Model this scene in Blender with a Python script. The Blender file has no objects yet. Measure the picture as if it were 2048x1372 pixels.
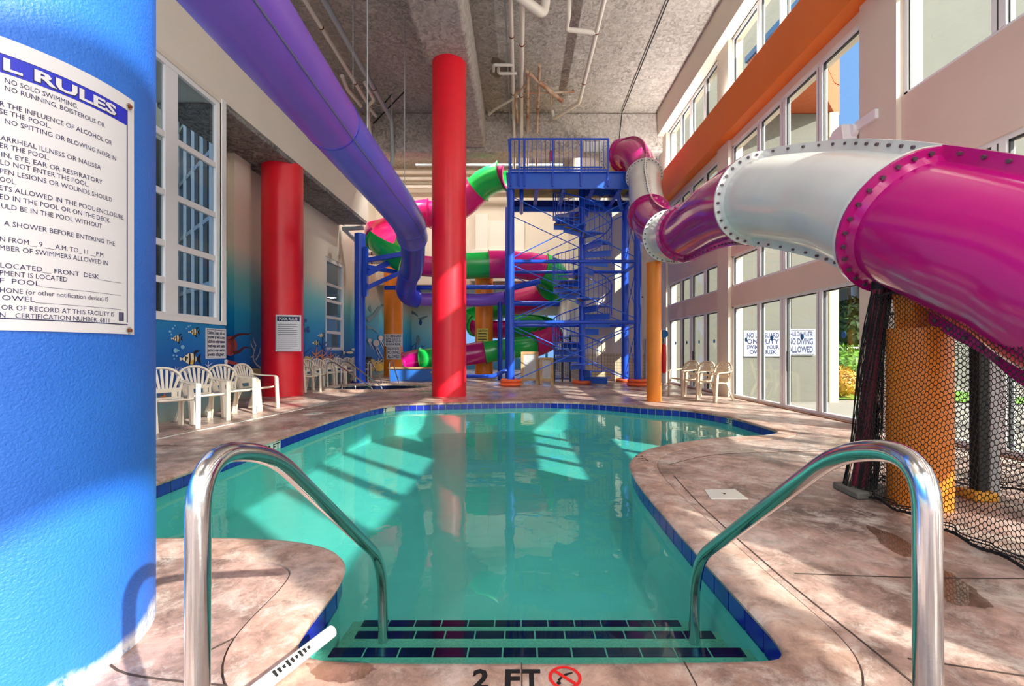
import bpy, bmesh, math, random
from mathutils import Vector, Matrix
random.seed(7)
R = math.radians
SC = bpy.context.scene
COL = SC.collection
# ------------------------------------------------------------------ camera
F = 910.0; HC = 1.15; VX = 1040.0; VY = 702.0
cam = bpy.data.cameras.new('camera'); cam_o = bpy.data.objects.new('camera', cam); COL.objects.link(cam_o)
cam_o.location = (0, 0, HC); cam_o.rotation_euler = (R(90), 0, 0)
cam.sensor_width = 36; cam.lens = F / 2048 * 36
cam.shift_x = -(VX - 1024) / 2048; cam.shift_y = (VY - 686) / 2048
cam.clip_start = 0.05; cam.clip_end = 400
SC.camera = cam_o
# ------------------------------------------------------------------ sky, sun, exposure
SUN_TRAVEL = Vector((-1.14, 1.08, -0.905)).normalized()
SUN_POWER = 9.0
EXPOSURE = 0.12
UP, HB, HN, LS = 112.0, 170.0, 260.0, 60.0    # powers in watts of the added fill lamps: ledge, far and near ceiling, flat
w = bpy.data.worlds.new('sky'); SC.world = w; w.use_nodes = True
nt = w.node_tree; nt.nodes.clear()
tc = nt.nodes.new('ShaderNodeTexCoord')
dt = nt.nodes.new('ShaderNodeVectorMath'); dt.operation = 'DOT_PRODUCT'
dt.inputs[1].default_value = (-SUN_TRAVEL)
mr = nt.nodes.new('ShaderNodeMapRange'); mr.inputs[1].default_value = -1; mr.inputs[2].default_value = 1
rp = nt.nodes.new('ShaderNodeValToRGB')
e = rp.color_ramp.elements
e[0].position = 0.0; e[0].color = (0.050, 0.100, 0.205, 1)
e[1].position = 1.0; e[1].color = (1.0, 0.95, 0.88, 1)
q = e.new(0.60); q.color = (0.060, 0.115, 0.220, 1)
q = e.new(0.80); q.color = (0.42, 0.44, 0.46, 1)
bg = nt.nodes.new('ShaderNodeBackground'); bg.inputs[1].default_value = 4.6
wo = nt.nodes.new('ShaderNodeOutputWorld')
nt.links.new(tc.outputs['Generated'], dt.inputs[0]); nt.links.new(dt.outputs['Value'], mr.inputs[0])
nt.links.new(mr.outputs[0], rp.inputs[0]); nt.links.new(rp.outputs[0], bg.inputs[0]); nt.links.new(bg.outputs[0], wo.inputs[0])
sl = bpy.data.lights.new('sun', 'SUN'); sl.energy = SUN_POWER; sl.angle = R(0.6); sl.color = (1.0, 0.95, 0.86)
so = bpy.data.objects.new('sun', sl); COL.objects.link(so); so.location = (20, -20, 18)
so.rotation_euler = SUN_TRAVEL.to_track_quat('-Z', 'Y').to_euler()
SC.view_settings.view_transform = 'Standard'; SC.view_settings.look = 'None'
SC.view_settings.exposure = EXPOSURE; SC.view_settings.gamma = 1.0
SC.view_settings.use_curve_mapping = False
SC.cycles.max_bounces = 14; SC.cycles.transparent_max_bounces = 24; SC.cycles.diffuse_bounces = 6
SC.cycles.caustics_reflective = False; SC.cycles.caustics_refractive = False
SC.cycles.sample_clamp_indirect = 6.0

# ------------------------------------------------------------------ helpers
def P(x, y, d):                       # photo pixel at depth d
    return Vector(((x - VX) / F * d, d, HC + (VY - y) / F * d))
def G(x, y, z=0.0):                   # photo pixel on the level z
    d = (HC - z) * F / (y - VY)
    return Vector(((x - VX) / F * d, d, z))
def srgb(c):
    return tuple(((v / 255) / 12.92 if v / 255 <= 0.04045 else ((v / 255 + 0.055) / 1.055) ** 2.4) for v in c)
class MB:
    def __init__(s): s.v = []; s.f = []; s.m = []
    def add(s, vs, fs, m=0):
        o = len(s.v); s.v += [Vector(p) for p in vs]
        for f in fs: s.f.append(tuple(i + o for i in f)); s.m.append(m)
        return s
    def box(s, a, b, m=0):
        x0, y0, z0 = [min(a[i], b[i]) for i in range(3)]; x1, y1, z1 = [max(a[i], b[i]) for i in range(3)]
        return s.add([(x0,y0,z0),(x1,y0,z0),(x1,y1,z0),(x0,y1,z0),(x0,y0,z1),(x1,y0,z1),(x1,y1,z1),(x0,y1,z1)],
              [(0,3,2,1),(4,5,6,7),(0,1,5,4),(1,2,6,5),(2,3,7,6),(3,0,4,7)], m)
    def tube(s, path, r, n=12, m=0, closed=False, cap=True):
        pts = [Vector(p) for p in path]; k = len(pts)
        rs = r if isinstance(r, (list, tuple)) else [r] * k
        fr = frames(pts, closed)
        vs = []
        for i in range(k):
            t, u, v = fr[i]
            for j in range(n):
                a = 2 * math.pi * j / n
                vs.append(pts[i] + (u * math.cos(a) + v * math.sin(a)) * rs[i])
        fs = []
        for i in range(k if closed else k - 1):
            i2 = (i + 1) % k
            for j in range(n):
                fs.append((i*n+j, i*n+(j+1)%n, i2*n+(j+1)%n, i2*n+j))
        if cap and not closed:
            fs.append(tuple(reversed(range(n)))); fs.append(tuple((k-1)*n + j for j in range(n)))
        return s.add(vs, fs, m)
    def cyl(s, a, b, r, n=16, m=0, r2=None): return s.tube([a, b], [r, r if r2 is None else r2], n, m)
    def bar(s, a, b, w, h, m=0, up=(0, 0, 1)):      # rectangular bar from a to b
        a = Vector(a); b = Vector(b); t = (b - a).normalized(); up = Vector(up)
        if abs(t.dot(up)) > 0.95: up = Vector((0, 1, 0)) if abs(t.y) < 0.9 else Vector((1, 0, 0))
        x = t.cross(up).normalized() * (w / 2); y = x.cross(t).normalized() * (h / 2)
        vs = [a-x-y, a+x-y, a+x+y, a-x+y, b-x-y, b+x-y, b+x+y, b-x+y]
        return s.add(vs, [(0,1,2,3),(7,6,5,4),(0,4,5,1),(1,5,6,2),(2,6,7,3),(3,7,4,0)], m)
    def sweep(s, path, prof, ups, m=0, closed=False, closedp=True):   # prof(i) -> list of (a,b) in side/up
        pts = [Vector(p) for p in path]; k = len(pts); vs = []
        n = None
        for i in range(k):
            if closed: t = pts[(i+1)%k] - pts[i-1]
            else: t = pts[min(i+1, k-1)] - pts[max(i-1, 0)]
            t.normalize(); up = Vector(ups(i)) if callable(ups) else Vector(ups)
            sd = t.cross(up).normalized(); up = sd.cross(t).normalized()
            pr = prof(i) if callable(prof) else prof
            n = len(pr)
            for a, b in pr: vs.append(pts[i] + sd * a + up * b)
        fs = []
        for i in range(k if closed else k - 1):
            i2 = (i+1) % k
            for j in range(n if closedp else n - 1): fs.append((i*n+j, i*n+(j+1)%n, i2*n+(j+1)%n, i2*n+j))
        if not closed and closedp:
            fs.append(tuple(reversed(range(n)))); fs.append(tuple((k-1)*n + j for j in range(n)))
        return s.add(vs, fs, m)
    def lathe(s, prof, c=(0, 0, 0), n=24, m=0):    # prof: (r, z)
        vs = []; c = Vector(c)
        for r, z in prof:
            for j in range(n):
                a = 2*math.pi*j/n; vs.append(c + Vector((r*math.cos(a), r*math.sin(a), z)))
        fs = []
        for i in range(len(prof)-1):
            for j in range(n): fs.append((i*n+j, i*n+(j+1)%n, (i+1)*n+(j+1)%n, (i+1)*n+j))
        fs.append(tuple(reversed(range(n)))); fs.append(tuple((len(prof)-1)*n+j for j in range(n)))
        return s.add(vs, fs, m)
    def sphere(s, c, r, n=12, m=0, sc=(1, 1, 1)):
        pr = [(max(1e-4, r*math.sin(math.pi*i/(n//2))), -r*math.cos(math.pi*i/(n//2))) for i in range(n//2+1)]
        vs = []; c = Vector(c); fs = []
        for rr, z in pr:
            for j in range(n):
                a = 2*math.pi*j/n; vs.append(c + Vector((rr*math.cos(a)*sc[0], rr*math.sin(a)*sc[1], z*sc[2])))
        for i in range(len(pr)-1):
            for j in range(n): fs.append((i*n+j, i*n+(j+1)%n, (i+1)*n+(j+1)%n, (i+1)*n+j))
        return s.add(vs, fs, m)
    def prism(s, poly, off, m=0):                  # polygon (3d pts) extruded by vector off
        n = len(poly); p = [Vector(a) for a in poly]; off = Vector(off)
        return s.add(p + [a + off for a in p], [tuple(range(n))[::-1], tuple(range(n, 2*n))] +
                     [(i, (i+1) % n, n + (i+1) % n, n + i) for i in range(n)], m)
    def build(s, name, mats, parent=None, sharp=35, origin=None, bevel=0, up=False):
        me = bpy.data.meshes.new(name)
        o = bpy.data.objects.new(name, me); COL.objects.link(o)
        off = Vector((0, 0, 0)); p = parent
        while p is not None: off += p.location; p = p.parent
        loc = Vector((0, 0, 0))
        if origin is not None and parent is None: loc = Vector(origin); off = loc
        me.from_pydata([v - off for v in s.v], [], s.f)
        if not isinstance(mats, (list, tuple)): mats = [mats]
        for m in mats: me.materials.append(m)
        me.polygons.foreach_set('material_index', s.m)
        bm = bmesh.new(); bm.from_mesh(me); bmesh.ops.recalc_face_normals(bm, faces=bm.faces)
        if up:
            for f in bm.faces:
                f.normal_update()
                if f.normal.z < 0: f.normal_flip()
        bm.to_mesh(me); bm.free()
        if sharp is not None:
            me.polygons.foreach_set('use_smooth', [True] * len(me.polygons))
            me.set_sharp_from_angle(angle=R(sharp))
        o.location = loc
        if parent is not None: o.parent = parent
        if bevel:
            b = o.modifiers.new('bevel', 'BEVEL'); b.width = bevel; b.segments = 2; b.limit_method = 'ANGLE'
        return o
def frames(pts, closed=False):
    k = len(pts); ts = []
    for i in range(k):
        t = (pts[(i+1) % k] - pts[i-1]) if closed else (pts[min(i+1, k-1)] - pts[max(i-1, 0)])
        ts.append(t.normalized())
    u = ts[0].cross(Vector((0, 0, 1)))
    if u.length < 1e-3: u = Vector((1, 0, 0))
    u.normalize(); out = []
    for i in range(k):
        u = (u - ts[i] * u.dot(ts[i])).normalized()
        out.append((ts[i], u, ts[i].cross(u)))
    return out
def spline(pts, n=8, closed=False):
    p = [Vector(a) for a in pts]; k = len(p); out = []
    rng = range(k if closed else k - 1)
    for i in rng:
        if closed: a, b, c, d = p[i-1], p[i], p[(i+1) % k], p[(i+2) % k]
        else: a, b, c, d = p[max(i-1, 0)], p[i], p[i+1], p[min(i+2, k-1)]
        for j in range(n):
            t = j / n
            out.append(0.5 * ((2*b) + (c-a)*t + (2*a-5*b+4*c-d)*t*t + (3*b-a-3*c+d)*t**3))
    if not closed: out.append(p[-1].copy())
    return out
def bendpath(pts, r, n=6):                         # polyline with rounded corners
    p = [Vector(a) for a in pts]; out = [p[0]]
    for i in range(1, len(p)-1):
        a = (p[i-1]-p[i]); b = (p[i+1]-p[i]); q = min(r, a.length*0.49, b.length*0.49)
        a = p[i] + a.normalized()*q; b = p[i] + b.normalized()*q
        for j in range(n+1):
            t = j/n; out.append((1-t)**2*a + 2*t*(1-t)*p[i] + t*t*b)
    out.append(p[-1]); return out
def thing(name, label, cat, loc=(0, 0, 0), group=None, rz=0):
    o = bpy.data.objects.new(name, None); COL.objects.link(o); o.location = loc; o.rotation_euler = (0, 0, rz)
    o.empty_display_size = 0.1
    return tag(o, label, cat, group)
def tag(o, label, cat, group=None, kind=None):
    if label: o['label'] = label
    if cat: o['category'] = cat
    if group: o['group'] = group
    if kind: o['kind'] = kind
    return o
def struct(o): o['kind'] = 'structure'; return o
def copy_thing(root, loc, rz, label, group):
    r = root.copy(); COL.objects.link(r); r.location = loc; r.rotation_euler = (0, 0, rz); r['label'] = label; r['group'] = group
    for ch in list(root.children):
        c = ch.copy(); COL.objects.link(c); c.parent = r
        for g in list(ch.children):
            d = g.copy(); COL.objects.link(d); d.parent = c
    return r
_tcache = {}
def text2d(s, size=1.0, bold=0.0):                           # flat glyph mesh in (x, y); width also returned
    key = s; s = (s, bold)
    if s not in _tcache:
        cu = bpy.data.curves.new('txt', 'FONT'); cu.body = key; cu.offset = bold; cu.size = 1.0; cu.resolution_u = 2
        ob = bpy.data.objects.new('txt', cu); COL.objects.link(ob)
        dg = bpy.context.evaluated_depsgraph_get(); dg.update()
        ev = ob.evaluated_get(dg); me = ev.to_mesh()
        vs = [(v.co.x, v.co.y) for v in me.vertices]; fs = [tuple(p.vertices) for p in me.polygons]
        ev.to_mesh_clear(); bpy.data.objects.remove(ob); bpy.data.curves.remove(cu)
        x0 = min(v[0] for v in vs); x1 = max(v[0] for v in vs)
        _tcache[s] = ([(v[0]-x0, v[1]) for v in vs], fs, x1-x0)
    vs, fs, wd = _tcache[s]
    return [(a*size, b*size) for a, b in vs], fs, wd*size
def put_text(mb, s, fn, x0, x1, y, size, m, fit=True, align='c', bold=0.0):
    """text from x0 to x1 at baseline y, fn maps (x, y) to 3d"""
    vs, fs, wd = text2d(s, size, bold)
    if fit: k = (x1-x0)/wd; a = x0
    else:
        k = min(1.0, (x1-x0)/wd); a = (x0+x1)/2 - wd*k/2 if align == 'c' else x0
    mb.add([fn(a+v[0]*k, y+v[1]) for v in vs], fs, m)

# ------------------------------------------------------------------ materials
def mat(name, col, rough=0.5, metal=0.0, spec=0.5, noise=0.0, nscale=8.0, bump=0.0, bscale=60.0, coat=0.0, col2=None, trans=None):
    m = bpy.data.materials.new(name); m.use_nodes = True; t = m.node_tree; b = t.nodes['Principled BSDF']
    c = srgb(col) if max(col) > 1.5 else col
    b.inputs['Base Color'].default_value = (*c, 1); b.inputs['Roughness'].default_value = rough
    b.inputs['Metallic'].default_value = metal; b.inputs['Specular IOR Level'].default_value = spec
    b.inputs['Coat Weight'].default_value = coat; b.inputs['Coat Roughness'].default_value = 0.08
    if noise or bump:
        g = t.nodes.new('ShaderNodeTexCoord')
    if noise:
        n = t.nodes.new('ShaderNodeTexNoise'); n.inputs['Scale'].default_value = nscale; n.inputs['Detail'].default_value = 6
        t.links.new(g.outputs['Object'], n.inputs['Vector'])
        r = t.nodes.new('ShaderNodeValToRGB'); c2 = srgb(col2) if col2 else tuple(v*(1-noise) for v in c)
        r.color_ramp.elements[0].color = (*c2, 1); r.color_ramp.elements[0].position = 0.3
        r.color_ramp.elements[1].color = (*c, 1); r.color_ramp.elements[1].position = 0.65
        t.links.new(n.outputs['Fac'], r.inputs[0]); t.links.new(r.outputs[0], b.inputs['Base Color'])
    if bump:
        n = t.nodes.new('ShaderNodeTexNoise'); n.inputs['Scale'].default_value = bscale; n.inputs['Detail'].default_value = 4
        t.links.new(g.outputs['Object'], n.inputs['Vector'])
        bp = t.nodes.new('ShaderNodeBump'); bp.inputs['Strength'].default_value = bump; bp.inputs['Distance'].default_value = 0.02
        t.links.new(n.outputs['Fac'], bp.inputs['Height']); t.links.new(bp.outputs[0], b.inputs['Normal'])
    return m
def ramp(t, src, stops):
    r = t.nodes.new('ShaderNodeValToRGB'); el = r.color_ramp.elements
    while len(el) > 1: el.remove(el[-1])
    for i, (p, c) in enumerate(stops):
        c = srgb(c) if not isinstance(c, (int, float)) and max(c) > 1.5 else ((c,)*3 if isinstance(c, (int, float)) else c)
        if i == 0: el[0].position = p; el[0].color = (*c, 1)
        else: x = el.new(p); x.color = (*c, 1)
    t.links.new(src, r.inputs[0]); return r.outputs[0]
def noise(t, vec, scale, detail=6, dist=0.0, rough=0.5):
    n = t.nodes.new('ShaderNodeTexNoise'); n.inputs['Scale'].default_value = scale; n.inputs['Detail'].default_value = detail
    n.inputs['Distortion'].default_value = dist; n.inputs['Roughness'].default_value = rough
    if vec is not None: t.links.new(vec, n.inputs['Vector'])
    return n.outputs['Fac']
def mix(t, fac, a, b, mode='MIX'):
    n = t.nodes.new('ShaderNodeMix'); n.data_type = 'RGBA'; n.blend_type = mode
    for i, v in ((0, fac), (6, a), (7, b)):
        if hasattr(v, 'is_linked'): t.links.new(v, n.inputs[i])
        else: n.inputs[i].default_value = v if i == 0 else (*v, 1)
    return n.outputs[2]
def bump(t, h, strength, dist, bsdf):
    bp = t.nodes.new('ShaderNodeBump'); bp.inputs['Strength'].default_value = strength; bp.inputs['Distance'].default_value = dist
    t.links.new(h, bp.inputs['Height']); t.links.new(bp.outputs[0], bsdf.inputs['Normal'])
def base(name):
    m = bpy.data.materials.new(name); m.use_nodes = True; t = m.node_tree; b = t.nodes['Principled BSDF']
    g = t.nodes.new('ShaderNodeTexCoord'); return m, t, b, g.outputs['Object']
def glassy(name, tint, ior=1.45, rough=0.0, wave=0.0, wscale=3.0, k=1.0):
    m = bpy.data.materials.new(name); m.use_nodes = True; t = m.node_tree; t.nodes.clear()
    o = t.nodes.new('ShaderNodeOutputMaterial'); tr = t.nodes.new('ShaderNodeBsdfTransparent'); gl = t.nodes.new('ShaderNodeBsdfGlossy')
    tr.inputs[0].default_value = (*tint, 1); gl.inputs['Roughness'].default_value = rough
    fr = t.nodes.new('ShaderNodeFresnel'); fr.inputs[0].default_value = ior
    mx = t.nodes.new('ShaderNodeMixShader')
    mu = t.nodes.new('ShaderNodeMath'); mu.operation = 'MULTIPLY'; mu.inputs[1].default_value = k; mu.use_clamp = True
    ge = t.nodes.new('ShaderNodeNewGeometry'); iv = t.nodes.new('ShaderNodeMath'); iv.operation = 'SUBTRACT'; iv.inputs[0].default_value = k
    t.links.new(ge.outputs['Backfacing'], iv.inputs[1]); iv.use_clamp = True; t.links.new(iv.outputs[0], mu.inputs[1])
    t.links.new(fr.outputs[0], mu.inputs[0]); t.links.new(mu.outputs[0], mx.inputs[0])
    t.links.new(tr.outputs[0], mx.inputs[1]); t.links.new(gl.outputs[0], mx.inputs[2]); t.links.new(mx.outputs[0], o.inputs[0])
    if wave:
        g = t.nodes.new('ShaderNodeTexCoord'); h = noise(t, g.outputs['Object'], wscale, 3)
        bp = t.nodes.new('ShaderNodeBump'); bp.inputs['Strength'].default_value = wave; bp.inputs['Distance'].default_value = 0.03
        t.links.new(h, bp.inputs['Height']); t.links.new(bp.outputs[0], gl.inputs['Normal']); t.links.new(bp.outputs[0], fr.inputs['Normal'])
    return m
def deck_mat(name, stops, rough=(0.3, 0.7), wet=True):
    m, t, b, v = base(name)
    n1 = noise(t, v, 1.1, 12, 0.25, 0.68); c1 = ramp(t, n1, stops)
    n2 = noise(t, v, 9.0, 14, 0.5, 0.78); c2 = ramp(t, n2, [(0.36, 0.55), (0.5, 0.98), (0.64, 1.25)])
    c = mix(t, 1.0, c1, c2, 'MULTIPLY')
    n3 = noise(t, v, 3.1, 14, 0.4, 0.8); f3 = ramp(t, n3, [(0.50, 0.0), (0.64, 0.8)])
    c = mix(t, f3, c, srgb((222, 210, 200)))
    t.links.new(c, b.inputs['Base Color'])
    nw = noise(t, v, 0.7, 4, 0.5); rr = ramp(t, nw, [(0.40, rough[0]), (0.58, rough[1])]); t.links.new(rr, b.inputs['Roughness'])
    b.inputs['Specular IOR Level'].default_value = 0.5
    bump(t, n2, 0.45, 0.012, b)
    return m
M = {}
M['deck'] = deck_mat('stamped_concrete', [(0.34, (106, 88, 82)), (0.45, (150, 124, 114)), (0.55, (192, 158, 146)), (0.66, (208, 190, 180))], rough=(0.16, 0.6))
M['coping'] = deck_mat('coping_concrete', [(0.34, (148, 116, 104)), (0.5, (184, 150, 134)), (0.64, (210, 186, 172))], rough=(0.35, 0.7))
M['grout'] = mat('joint_dark', (70, 55, 48), 0.9)
def spray_mat(name, lo, hi):
    m, t, b, v = base(name)
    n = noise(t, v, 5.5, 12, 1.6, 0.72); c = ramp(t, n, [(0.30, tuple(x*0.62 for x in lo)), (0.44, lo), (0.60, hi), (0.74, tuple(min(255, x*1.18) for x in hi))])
    big = noise(t, v, 0.5, 4); c = mix(t, ramp(t, big, [(0.4, 0.0), (0.62, 0.35)]), c, srgb((214, 205, 196)))
    t.links.new(c, b.inputs['Base Color']); b.inputs['Roughness'].default_value = 0.95; b.inputs['Specular IOR Level'].default_value = 0.1
    bump(t, n, 0.8, 0.16, b); return m
M['spray'] = spray_mat('sprayed_fireproofing', (196, 189, 180), (242, 236, 228))
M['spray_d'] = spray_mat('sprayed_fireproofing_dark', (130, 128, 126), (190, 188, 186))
M['beige'] = mat('beige_paint', (226, 214, 196), 0.6, noise=0.05, nscale=1.5, bump=0.05, bscale=80)
M['cream'] = mat('cream_paint', (232, 226, 212), 0.55, noise=0.03, nscale=1.2, bump=0.04, bscale=80)
M['rose'] = mat('rose_beige', (226, 202, 188), 0.55, noise=0.05, nscale=1.2, bump=0.04, bscale=80)  # pinker tone on the bands between the door and window tiers
M['orange_wall'] = mat('orange_wall_paint', (232, 112, 22), 0.55, noise=0.06, nscale=1.0)
M['white'] = mat('white_aluminium', (238, 238, 238), 0.35)
M['frame_dark'] = mat('dark_gasket', (52, 54, 56), 0.5)
M['red'] = mat('red_paint', (236, 20, 44), 0.35, noise=0.06, nscale=3, bump=0.03, bscale=50)
M['orange'] = mat('orange_paint', (243, 140, 34), 0.38, noise=0.10, nscale=2.0, bump=0.03, bscale=50)
M['blue_col'] = None
M['blue'] = mat('blue_enamel', (28, 82, 216), 0.28, noise=0.12, nscale=4)
M['blue_l'] = mat('blue_enamel_light', (48, 108, 226), 0.3, noise=0.1, nscale=4)
M['navy'] = mat('navy_enamel', (20, 48, 156), 0.35)
M['yellow'] = mat('yellow_deck', (246, 214, 104), 0.6, noise=0.25, nscale=3)
M['gold'] = mat('yellow_tread_edge', (222, 160, 40), 0.5)
M['purple'] = mat('purple_fibreglass', (142, 98, 226), 0.32, noise=0.08, nscale=2)
M['indigo'] = mat('indigo_fibreglass', (108, 106, 238), 0.32, noise=0.08, nscale=2)
M['indigo_d'] = mat('deep_blue_fibreglass', (58, 66, 212), 0.28, noise=0.08, nscale=2)
M['seam'] = mat('grey_sealant', (120, 122, 150), 0.6)
M['magenta'] = mat('magenta_fibreglass', (190, 14, 122), 0.16, noise=0.08, nscale=2, coat=0.5)
M['slide_white'] = mat('white_fibreglass', (226, 228, 224), 0.22, noise=0.07, nscale=2.5, coat=0.3)
M['pink'] = mat('pink_fibreglass', (234, 40, 134), 0.2, coat=0.4)
M['green'] = mat('green_fibreglass', (28, 196, 84), 0.2, coat=0.4)
M['bolt'] = mat('steel_bolt', (110, 96, 104), 0.4, metal=0.6)
M['steel'] = mat('stainless_steel', (208, 210, 212), 0.14, metal=1.0, bump=0.02, bscale=30)
M['galv'] = mat('galvanised_steel', (176, 188, 194), 0.45, metal=0.3)
M['pipe'] = mat('white_pipe', (232, 226, 214), 0.4, noise=0.05, nscale=2)
M['pipe_rust'] = mat('rusty_pipe', (222, 205, 180), 0.5, noise=0.5, nscale=2.2, col2=(150, 84, 40))
M['rust'] = mat('rust', (120, 62, 30), 0.8)
M['dark'] = mat('dark_void', (40, 38, 36), 0.8)
M['black'] = mat('black', (14, 14, 15), 0.6)
M['sign'] = mat('white_sign', (222, 225, 230), 0.3)
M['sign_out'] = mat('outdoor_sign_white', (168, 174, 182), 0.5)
M['sign_blue'] = mat('sign_blue', (26, 40, 200), 0.3)
M['ink'] = mat('navy_ink', (24, 30, 84), 0.5)
M['ink_grey'] = mat('grey_print', (120, 124, 140), 0.5)
M['sign_yellow'] = mat('yellow_sign', (232, 216, 60), 0.4)
M['no_red'] = mat('red_marking', (222, 30, 30), 0.5)
M['chair'] = mat('white_resin', (232, 224, 208), 0.42, noise=0.04, nscale=6)
M['chair_tan'] = mat('tan_resin', (214, 196, 168), 0.45, noise=0.12, nscale=14)
M['plaster'] = mat('pool_plaster', (208, 230, 220), 0.7, noise=0.06, nscale=5)
M['step'] = mat('speckled_step', (206, 204, 182), 0.7, noise=0.35, nscale=90)
M['tile'] = mat('blue_tile', (34, 50, 170), 0.12, noise=0.25, nscale=9)
M['tile_navy'] = mat('navy_tile', (12, 22, 70), 0.12, noise=0.3, nscale=9)
M['tile_white'] = mat('white_tile', (230, 230, 222), 0.15)
M['tile_grout'] = mat('tile_grout', (206, 200, 178), 0.8)
M['foam'] = mat('orange_foam', (246, 110, 60), 0.6, noise=0.1, nscale=8)
M['net'] = mat('black_netting', (12, 12, 14), 0.75)
M['maroon'] = mat('maroon_paint', (128, 32, 58), 0.5)
M['wood'] = mat('weathered_wood', (196, 160, 110), 0.7, noise=0.35, nscale=6)
M['board'] = mat('grey_board', (180, 182, 184), 0.6, noise=0.15, nscale=5)
M['box_blue'] = mat('blue_planter', (44, 112, 204), 0.4, noise=0.1, nscale=3)
M['leaf'] = mat('hedge_leaf', (112, 160, 44), 0.5, noise=0.5, nscale=9, col2=(40, 84, 24))
M['leaf_y'] = mat('yellow_leaf', (206, 160, 60), 0.5, noise=0.4, nscale=9)
M['leaf_d'] = mat('tree_leaf', (70, 100, 50), 0.5, noise=0.5, nscale=9, col2=(30, 50, 24))
M['grass'] = mat('lawn', (110, 156, 52), 0.9, noise=0.3, nscale=12)
M['ext_grey'] = mat('exterior_grey_stucco', (108, 107, 98), 0.8, noise=0.06, nscale=1.2, bump=0.1, bscale=60)
M['ext_cream'] = mat('exterior_cream', (196, 184, 160), 0.8, noise=0.05, nscale=1.2)
M['ext_orange'] = mat('exterior_orange', (184, 92, 52), 0.7)
M['ext_blue'] = mat('exterior_blue_cap', (34, 104, 168), 0.5)
M['ext_pave'] = mat('pavement', (150, 145, 138), 0.8, noise=0.15, nscale=1.0)
M['glass'] = glassy('window_glass', (0.93, 0.96, 0.95), 1.45, k=0.8)
M['glass_l'] = glassy('dark_window_glass', (0.70, 0.76, 0.78), 1.45, k=0.8)
M['water'] = glassy('pool_water', (0.33, 0.78, 0.76), 1.33, wave=0.10, wscale=2.6, k=1.0)
M['wet'] = glassy('standing_water', (0.76, 0.69, 0.65), 1.6, k=1.0)
def column_blue():
    m, t, b, v = base('blue_stucco')
    s = t.nodes.new('ShaderNodeSeparateXYZ'); t.links.new(v, s.inputs[0])
    n = noise(t, v, 3.0, 6); a = t.nodes.new('ShaderNodeMath'); a.operation = 'MULTIPLY_ADD'
    t.links.new(n, a.inputs[0]); a.inputs[1].default_value = 0.22; t.links.new(s.outputs[2], a.inputs[2])
    f = ramp(t, a.outputs[0], [(0.16, 1.0), (0.215, 0.0)])
    n5 = noise(t, v, 18, 8, 1.0, 0.7); f2 = mix(t, 1.0, f, ramp(t, n5, [(0.36, 0.0), (0.5, 1.0)]), 'MULTIPLY')
    c0 = ramp(t, noise(t, v, 1.3, 4), [(0.35, (34, 106, 212)), (0.65, (44, 120, 224))])
    c = mix(t, f2, c0, srgb((226, 236, 244))); t.links.new(c, b.inputs['Base Color'])
    b.inputs['Roughness'].default_value = 0.45
    bump(t, noise(t, v, 105, 4), 0.75, 0.005, b); return m
M['blue_col'] = column_blue()
def mural_mat(name, stops, zmax=6.0):
    m, t, b, v = base(name)
    s = t.nodes.new('ShaderNodeSeparateXYZ'); t.links.new(v, s.inputs[0])
    n = noise(t, v, 0.8, 4); a = t.nodes.new('ShaderNodeMath'); a.operation = 'MULTIPLY_ADD'
    t.links.new(n, a.inputs[0]); a.inputs[1].default_value = 0.5
    d = t.nodes.new('ShaderNodeMath'); d.operation = 'SUBTRACT'; t.links.new(s.outputs[2], d.inputs[0]); d.inputs[1].default_value = 0.25
    t.links.new(d.outputs[0], a.inputs[2])
    k = t.nodes.new('ShaderNodeMath'); k.operation = 'DIVIDE'; t.links.new(a.outputs[0], k.inputs[0]); k.inputs[1].default_value = zmax
    c = ramp(t, k.outputs[0], [(p / zmax, c) for p, c in stops]); t.links.new(c, b.inputs['Base Color'])
    b.inputs['Roughness'].default_value = 0.45; bump(t, noise(t, v, 80, 3), 0.05, 0.01, b); return m
M['mural'] = mural_mat('ocean_mural_paint', [(0.0, (150, 168, 160)), (0.35, (112, 160, 176)), (0.55, (14, 78, 168)), (1.2, (10, 106, 190)), (2.1, (24, 150, 196)), (2.9, (110, 192, 196)), (3.7, (222, 214, 196)), (5.5, (226, 218, 202))])
M['mural_far'] = mural_mat('far_ocean_mural_paint', [(0.0, (70, 140, 190)), (1.0, (60, 150, 206)), (2.2, (130, 204, 222)), (3.2, (200, 224, 224)), (4.2, (226, 220, 206))])
M['block'] = None
def block_wall():
    m, t, b, v = base('tiled_back_wall')
    s = t.nodes.new('ShaderNodeSeparateXYZ'); t.links.new(v, s.inputs[0])
    mp = t.nodes.new('ShaderNodeMapping'); mp.inputs['Rotation'].default_value = (R(90), 0, 0); t.links.new(v, mp.inputs[0])
    br = t.nodes.new('ShaderNodeTexBrick'); br.inputs['Color1'].default_value = (*srgb((206, 190, 160)), 1); br.inputs['Color2'].default_value = (*srgb((188, 172, 142)), 1)
    br.inputs['Mortar'].default_value = (*srgb((150, 134, 108)), 1); br.inputs['Scale'].default_value = 1; br.inputs['Mortar Size'].default_value = 0.008
    br.inputs['Brick Width'].default_value = 0.12; br.inputs['Row Height'].default_value = 0.12; br.offset = 0
    t.links.new(mp.outputs[0], br.inputs[0])
    up = ramp(t, s.outputs[2], [(0.0, 0.0), (0.001, 0.0)])
    gt = t.nodes.new('ShaderNodeMath'); gt.operation = 'GREATER_THAN'; t.links.new(s.outputs[2], gt.inputs[0]); gt.inputs[1].default_value = 1.05
    c = mix(t, gt.outputs[0], br.outputs[0], srgb((214, 204, 186))); t.links.new(c, b.inputs['Base Color']); b.inputs['Roughness'].default_value = 0.5
    return m
M['block'] = block_wall()
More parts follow.
